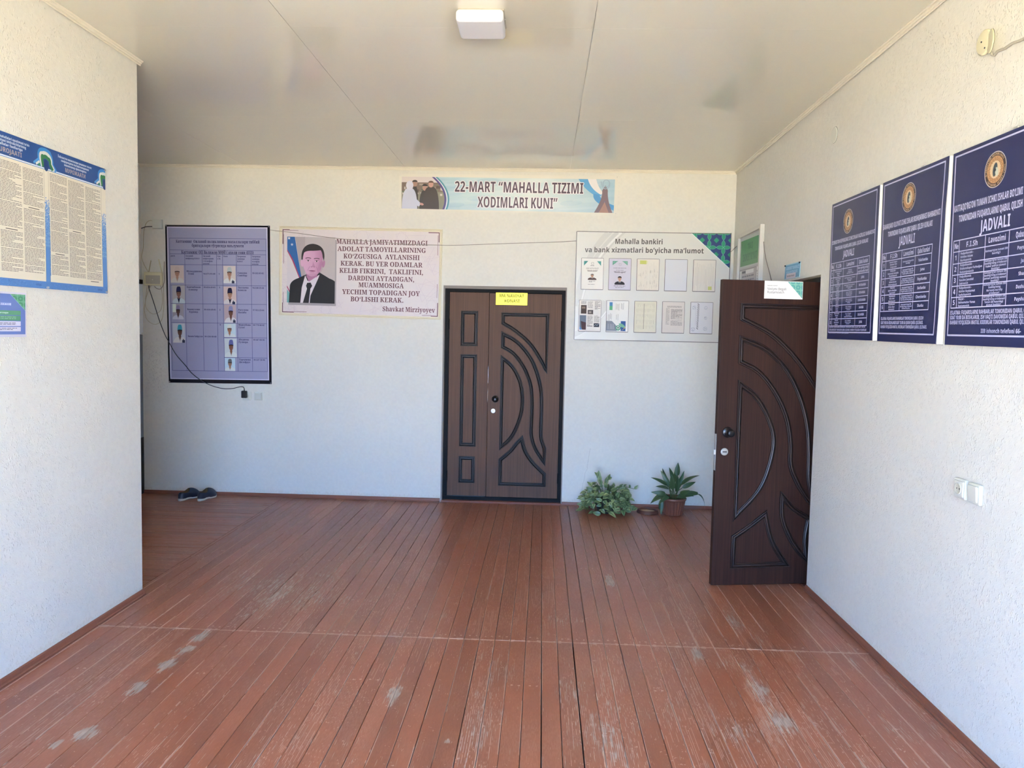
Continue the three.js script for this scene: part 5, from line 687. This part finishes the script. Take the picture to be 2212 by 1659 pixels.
single('cable', tube([V(XR - 0.012, 2.80, -3.18), V(XR - 0.008, 2.772, -3.165), V(XR - 0.006, 2.782, -3.145), V(XR - 0.006, 2.776, -3.091), V(XR - 0.006, 2.778, -3.047), V(XR - 0.006, 2.769, -2.985), V(XR - 0.006, 2.78, -2.6), V(XR - 0.006, 2.80, -2.0)], 0.0055), M.greyPlastic, 'grey cable running right from the round junction box', 'cable');

// ---------------------------------------------------------------- shoes
function shoe(label, heel, toe) {
  const L = 0.27, g = thing('shoe', label, 'shoe', [heel[0], 0.0, heel[1]], { group: 'pair of navy slip-on shoes' }); g.rotation.y = Math.atan2(toe[0] - heel[0], toe[1] - heel[1]);
  const N = 40, half = (s) => s < 0 || s > 1 ? 0 : 0.034 * Math.pow(Math.max(0, Math.min(1, s / 0.10)), 0.5) * (s < 0.45 ? 1 - 0.10 * Math.sin(s / 0.45 * Math.PI) : 1 + 0.28 * Math.sin((s - 0.45) / 0.5 * Math.PI) ** 1) * Math.pow(Math.max(0, Math.min(1, (1 - s) / 0.22)), 0.5);
  const ring = (k) => { const a = k / N * Math.PI * 2, s = 0.5 - 0.5 * Math.cos(a), side = Math.sin(a) >= 0 ? 1 : -1; return [side * half(Math.min(0.9995, Math.max(0.0005, s))), s * L, s]; };
  const loft = (rings) => { const P = [], I = []; for (const r of rings) for (let k = 0; k < N; k++) P.push(...r(k)); for (let r = 0; r < rings.length - 1; r++) for (let k = 0; k < N; k++) { const a = r * N + k, b = r * N + (k + 1) % N, c = a + N, d = b + N; I.push(a, c, b, b, c, d); } const q = new THREE.BufferGeometry(); q.setAttribute('position', new THREE.Float32BufferAttribute(P, 3)); q.setIndex(I); q.computeVertexNormals(); return q; };
  const spring = (s) => 0.012 * Math.max(0, (s - 0.68) / 0.32) ** 2 + (s > 0.25 && s < 0.5 ? 0.004 : 0), thick = (s) => 0.022 - 0.008 * Math.min(1, s * 1.6);
  const sole = (y, e) => (k) => { const [x, z, s] = ring(k); return [x * e, spring(s) + y * thick(s), z + (s - 0.5) * 0.004 * (e > 1 ? 1 : 0)]; };
  mesh('sole', loft([sole(0, 0.3), sole(0, 1.0), sole(0.5, 1.06), sole(1, 1.05), sole(1.05, 0.9), sole(1, 0.3)]), std(0xc9c6ba, 0.7), g);
  const collar = (k, e = 1) => { const a = k / N * Math.PI * 2, c = -Math.cos(a), s = 0.26 + 0.20 * c; return [Math.sin(a) * 0.031 * e, (c > 0 ? 0.062 + 0.034 * c ** 2 : 0.062 + 0.006 * c * c) + thick(s) * 0.5, s * L + 0.004]; };
  const up = (t) => (k) => { const [x, z, s] = ring(k), c = collar(k), b = Math.sin(t * Math.PI / 2); const y0 = spring(s) + thick(s); return [x + (c[0] - x) * t + Math.sign(x) * 0.004 * Math.sin(t * Math.PI), y0 + (c[1] - y0) * b, z + (c[2] - z) * (s > 0.5 ? t ** 1.25 : t ** 1.6)]; };
  mesh('upper', loft([0, 0.12, 0.25, 0.4, 0.55, 0.7, 0.85, 1].map(up)), std(0x1e2536, 0.45), g);
  mesh('lining', loft([(k) => collar(k), (k) => { const c = collar(k, 0.86); return [c[0], c[1] - 0.004, c[2]]; }, (k) => { const c = collar(k, 0.8); return [c[0], 0.03, c[2]]; }, (k) => { const c = collar(k, 0.05); return [c[0], 0.028, 0.25 * L]; }]), std(0x5c4827, 0.8), g);
  return g;
}
shoe('left navy slip-on shoe with white sole by the recess wall', [-3.385, -6.945], [-3.30, -7.19]);
shoe('right navy slip-on shoe with white sole by the recess wall', [-3.205, -6.965], [-3.155, -7.215]);

// ---------------------------------------------------------------- plants
function leafShape(len, wid, curl, fold, tip = 0.62, edgeCol = null, mid = [0.05, 0.12, 0.03], rim = null) { // along +z from the stalk, upper side +y
  const nz = 8, P = [], C = [], I = [], row = 5;
  for (let i = 0; i <= nz; i++) {
    const t = i / nz, w = wid * 0.5 * Math.pow(Math.sin(Math.PI * Math.pow(t, tip)), 0.85) + 0.0004, y = -curl * t * t * len, z = len * (t - 0.12 * curl * t * t);
    for (let j = 0; j < row; j++) { const u = (j / (row - 1)) * 2 - 1; P.push(u * w, y + fold * Math.abs(u) * w, z); const e = rim && (Math.abs(u) > 0.45 && i < nz) ? rim : mid, k = 1 + 0.12 * Math.sin(j * 3 + i); C.push(e[0] * k, e[1] * k, e[2] * k); }
  }
  for (let i = 0; i < nz; i++) for (let j = 0; j < row - 1; j++) { const a = i * row + j, b = a + row; I.push(a, b, a + 1, a + 1, b, b + 1); }
  const g = new THREE.BufferGeometry(); g.setAttribute('position', new THREE.Float32BufferAttribute(P, 3)); g.setAttribute('color', new THREE.Float32BufferAttribute(C, 3)); g.setIndex(I); g.computeVertexNormals(); return g;
}
const leafMat = new THREE.MeshPhysicalMaterial({ vertexColors: true, roughness: 0.42, side: THREE.DoubleSide, transmission: 0.12, thickness: 0 });
const stemMat = std(0x4a5a2e, 0.7), stemBrown = std(0x5d4a34, 0.8);
const lookAlong = (m, dir, roll = 0, face = V(0, 0.7, 1)) => { m.quaternion.setFromUnitVectors(V(0, 0, 1), dir.clone().normalize()); const up = V(0, 1, 0).applyQuaternion(m.quaternion), d = dir.clone().normalize(), want = face.clone().addScaledVector(d, -d.dot(face)).normalize(); const s = up.clone().cross(want).dot(d), c = up.dot(want); m.quaternion.premultiply(new THREE.Quaternion().setFromAxisAngle(d, Math.atan2(s, c) + roll)); };
{
  const R = rng(41), g = thing('trailing_plant', 'bushy trailing plant with pale-edged leaves on the floor by the wall', 'plant', [0.625, 0, -7.0]);
  mesh('pot', lathe([[0, 0.005], [0.075, 0.005], [0.1, 0.12], [0.104, 0.125], [0.096, 0.126], [0.09, 0.11], [0, 0.11]], 28), std(0x1f2226, 0.6), g);
  const kinds = [[0.052, 0.034], [0.062, 0.036], [0.046, 0.030], [0.066, 0.036]].flatMap(([l, w], i) => [leafShape(l, w, 0.3 + 0.15 * i, 0.25, 0.72, null, [0.070, 0.130, 0.038], [0.33, 0.40, 0.17]), leafShape(l, w, 0.5, 0.15, 0.72, null, [0.045, 0.085, 0.028], [0.17, 0.24, 0.09]), leafShape(l, w, 0.2, 0.3, 0.72, null, [0.085, 0.140, 0.042], [0.26, 0.33, 0.13])]);
  const stems = [], add = (p, dir, s = 1) => { const m = mesh('leaf', kinds[(R() * kinds.length) | 0], leafMat, g); m.position.copy(p); m.scale.setScalar(s * (0.85 + R() * 0.35)); lookAlong(m, dir, (R() - 0.5) * 1.2); };
  const runs = [];
  for (let k = 0; k < 44; k++) { const a = k / 44 * Math.PI * 2 + R() * 0.3, rad = 0.12 + R() * 0.12, top = 0.14 + R() * 0.12; runs.push([V(Math.cos(a) * 0.04, 0.11, Math.sin(a) * 0.04), V(Math.cos(a) * rad * 0.6, top, Math.sin(a) * rad * 0.6 * 0.8), V(Math.cos(a) * rad, top * 0.75, Math.sin(a) * rad * 0.8), V(Math.cos(a) * (rad + 0.02), 0.02 + R() * 0.10, Math.max(-0.2, Math.sin(a) * (rad + 0.02) * 0.8))]); }
  runs.push([V(-0.02, 0.12, 0), V(-0.04, 0.22, 0.01), V(-0.06, 0.30, 0.02), V(-0.085, 0.345, 0.02)], [V(-0.01, 0.12, 0), V(-0.01, 0.22, 0), V(-0.005, 0.28, 0), V(0.02, 0.32, 0.01)], [V(0.03, 0.12, 0), V(0.07, 0.22, 0.02), V(0.14, 0.255, 0.03), V(0.255, 0.235, 0.03)], [V(0.05, 0.12, 0), V(0.12, 0.2, 0.02), V(0.155, 0.13, 0.04), V(0.17, 0.06, 0.05)], [V(0.05, 0.1, 0), V(0.13, 0.1, 0.05), V(0.19, 0.045, 0.06), V(0.255, 0.035, 0.03)], [V(-0.05, 0.1, 0), V(-0.15, 0.12, 0.05), V(-0.2, 0.08, 0.06), V(-0.225, 0.03, 0.06)]);
  runs.forEach((r, k) => {
    const c = new THREE.CatmullRomCurve3(r); stems.push(new THREE.TubeGeometry(c, 10, 0.0022, 5)); const sparse = k === 46, n = k >= 44 ? (sparse ? 5 : 7) : 5 + (R() * 2 | 0);
    for (let i = 1; i <= n; i++) { const t = 0.3 + 0.7 * i / n, p = c.getPoint(Math.min(1, t)), d = c.getTangent(Math.min(1, t)), sd = V(R() - 0.5, 0.35 + R() * 0.4, R() - 0.5); if (p.y < 0.012) p.y = 0.012; const dir = d.clone().multiplyScalar(0.7).addScaledVector(sd, 1.1); dir.y = Math.max(dir.y, p.y < 0.05 ? 0.12 : -0.5); add(p, dir, sparse ? 0.7 : 1); }
  });
  mesh('stem', merge(stems), stemMat, g);
}
{
  const R = rng(52), g = thing('potted_lily', 'broad-leaved lily in a fluted terracotta-coloured pot by the wall', 'plant', [1.243, 0, -7.0]);
  const pot = lathe([[0, 0.004], [0.082, 0.004], [0.085, 0.008], [0.107, 0.138], [0.117, 0.142], [0.120, 0.150], [0.118, 0.163], [0.112, 0.166], [0.106, 0.160], [0.100, 0.14], [0.098, 0.138]], 96), p = pot.attributes.position;
  for (let i = 0; i < p.count; i++) { const y = p.getY(i), a = Math.atan2(p.getZ(i), p.getX(i)), r = Math.hypot(p.getX(i), p.getZ(i)); if (y > 0.007 && y < 0.139 && r > 0.08 && r < 0.1075) { const k = 1 - 0.035 * Math.max(0, Math.cos(a * 24)); p.setX(i, p.getX(i) * k); p.setZ(i, p.getZ(i) * k); } } pot.computeVertexNormals();
  const potMesh = mesh('pot', pot, std(0x7f4c39, 0.4), g);
  { const rows = []; for (let k = 0; k < 24; k++) { const a = (k + 0.5) / 24 * Math.PI * 2; rows.push(tube([V(Math.cos(a) * 0.0845, 0.012, Math.sin(a) * 0.0845), V(Math.cos(a) * 0.1065, 0.132, Math.sin(a) * 0.1065)], 0.0045, 3)); } mesh('flute', merge(rows), std(0x7f4c39, 0.4), potMesh); }
  mesh('soil', lathe([[0, 0.142], [0.06, 0.141], [0.1, 0.137]], 24), std(0x2b2019, 0.95), g);
  const green = [[0.028, 0.062, 0.022], [0.036, 0.078, 0.026], [0.046, 0.094, 0.028]];
  // tip of the stalk (x, y, z from the pot), direction of the blade, length, width, droop
  const leaves = [[0.03, 0.36, 0, 0, 1, 0.1, 0.13, 0.058, 0.05], [-0.005, 0.30, 0.02, -0.25, 1, 0, 0.15, 0.06, 0.1], [-0.04, 0.28, 0.0, -0.7, 1, 0.1, 0.15, 0.05, 0.25], [-0.06, 0.27, 0.02, -1, 0.9, 0.1, 0.16, 0.046, 0.5], [-0.05, 0.25, 0.05, -0.9, 0.35, 0.4, 0.14, 0.05, 0.2], [0.05, 0.28, 0.0, 0.35, 1, 0, 0.14, 0.036, 0.1], [0.065, 0.28, 0.02, 0.8, 1.1, 0, 0.19, 0.05, 0.75], [0.07, 0.26, 0.04, 1, 0.55, 0.1, 0.14, 0.05, 0.25], [0.05, 0.2, 0.06, 0.6, 0.5, 0.7, 0.11, 0.06, 0.2], [0.02, 0.22, 0.05, 0.05, 1, 0.2, 0.16, 0.06, 0.15], [-0.015, 0.24, 0.05, -0.15, 1, 0.35, 0.16, 0.062, 0.15], [0.04, 0.22, -0.03, 0.3, 1, -0.2, 0.18, 0.05, 0.2], [-0.03, 0.24, -0.03, -0.5, 1, -0.2, 0.2, 0.05, 0.4], [0.01, 0.3, -0.02, 0.1, 1, -0.1, 0.14, 0.04, 0.1],
    [-0.08, 0.205, 0.06, -1, 0.15, 0.4, 0.13, 0.055, 0.45], [-0.10, 0.19, 0.07, -1, -0.05, 0.3, 0.12, 0.07, 0.8], [-0.115, 0.16, 0.08, -0.25, -1, 0.2, 0.10, 0.055, 0.1], [-0.06, 0.19, 0.09, -0.5, 0.2, 1, 0.11, 0.055, 0.9], [0.10, 0.205, 0.05, 1, 0.25, 0.2, 0.12, 0.055, 0.35], [0.13, 0.21, 0.04, 1, 0.05, 0, 0.10, 0.05, 0.2], [0.215, 0.205, 0.03, 0.75, -0.25, 0, 0.17, 0.036, 1.1], [0.07, 0.19, 0.08, 0.7, 0.5, 0.7, 0.1, 0.05, 0.5], [0.02, 0.19, 0.09, 0.2, 0.5, 1, 0.1, 0.06, 0.7], [-0.115, 0.15, 0.09, -0.08, -1, 0.15, 0.13, 0.04, -0.1]];
  const stalks = [];
  leaves.forEach(([x, y, z, dx, dy, dz, l, w, c], i) => { const m = mesh('leaf', leafShape(l, w * 0.84, c, 0.22, 0.68, null, green[i % 3], [0.055, 0.11, 0.035]), leafMat, g); m.position.set(x, y, z); lookAlong(m, V(dx, dy, dz), (R() - 0.5) * 1.3); const b = V(x * 0.25 + (R() - 0.5) * 0.05, 0.135, z * 0.25 + (R() - 0.5) * 0.05); stalks.push(tube([b, V(b.x * 0.5 + x * 0.5, 0.135 + (y - 0.135) * 0.6 + 0.01, b.z * 0.5 + z * 0.5), V(x, y, z)], 0.0028, 8)); });
  mesh('stalk', merge(stalks), stemMat, g);
}
{ const g = thing('plant_saucer', 'empty brown plant saucer lying between the two plants', 'saucer', [1.018, 0, -7.05]); mesh('dish', lathe([[0, 0.004], [0.088, 0.004], [0.100, 0.001], [0.102, 0.004], [0.090, 0.030], [0.086, 0.032], [0.082, 0.029], [0.086, 0.010], [0, 0.010]], 48), std(0x5c3a30, 0.4), g); mesh('sediment', lathe([[0, 0.013], [0.084, 0.011]], 32), std(0xb9a48c, 0.95), g); }

scene.traverse((o) => { if (o.isMesh) { o.castShadow = true; o.receiveShadow = true; } });
renderer.render(scene, camera);
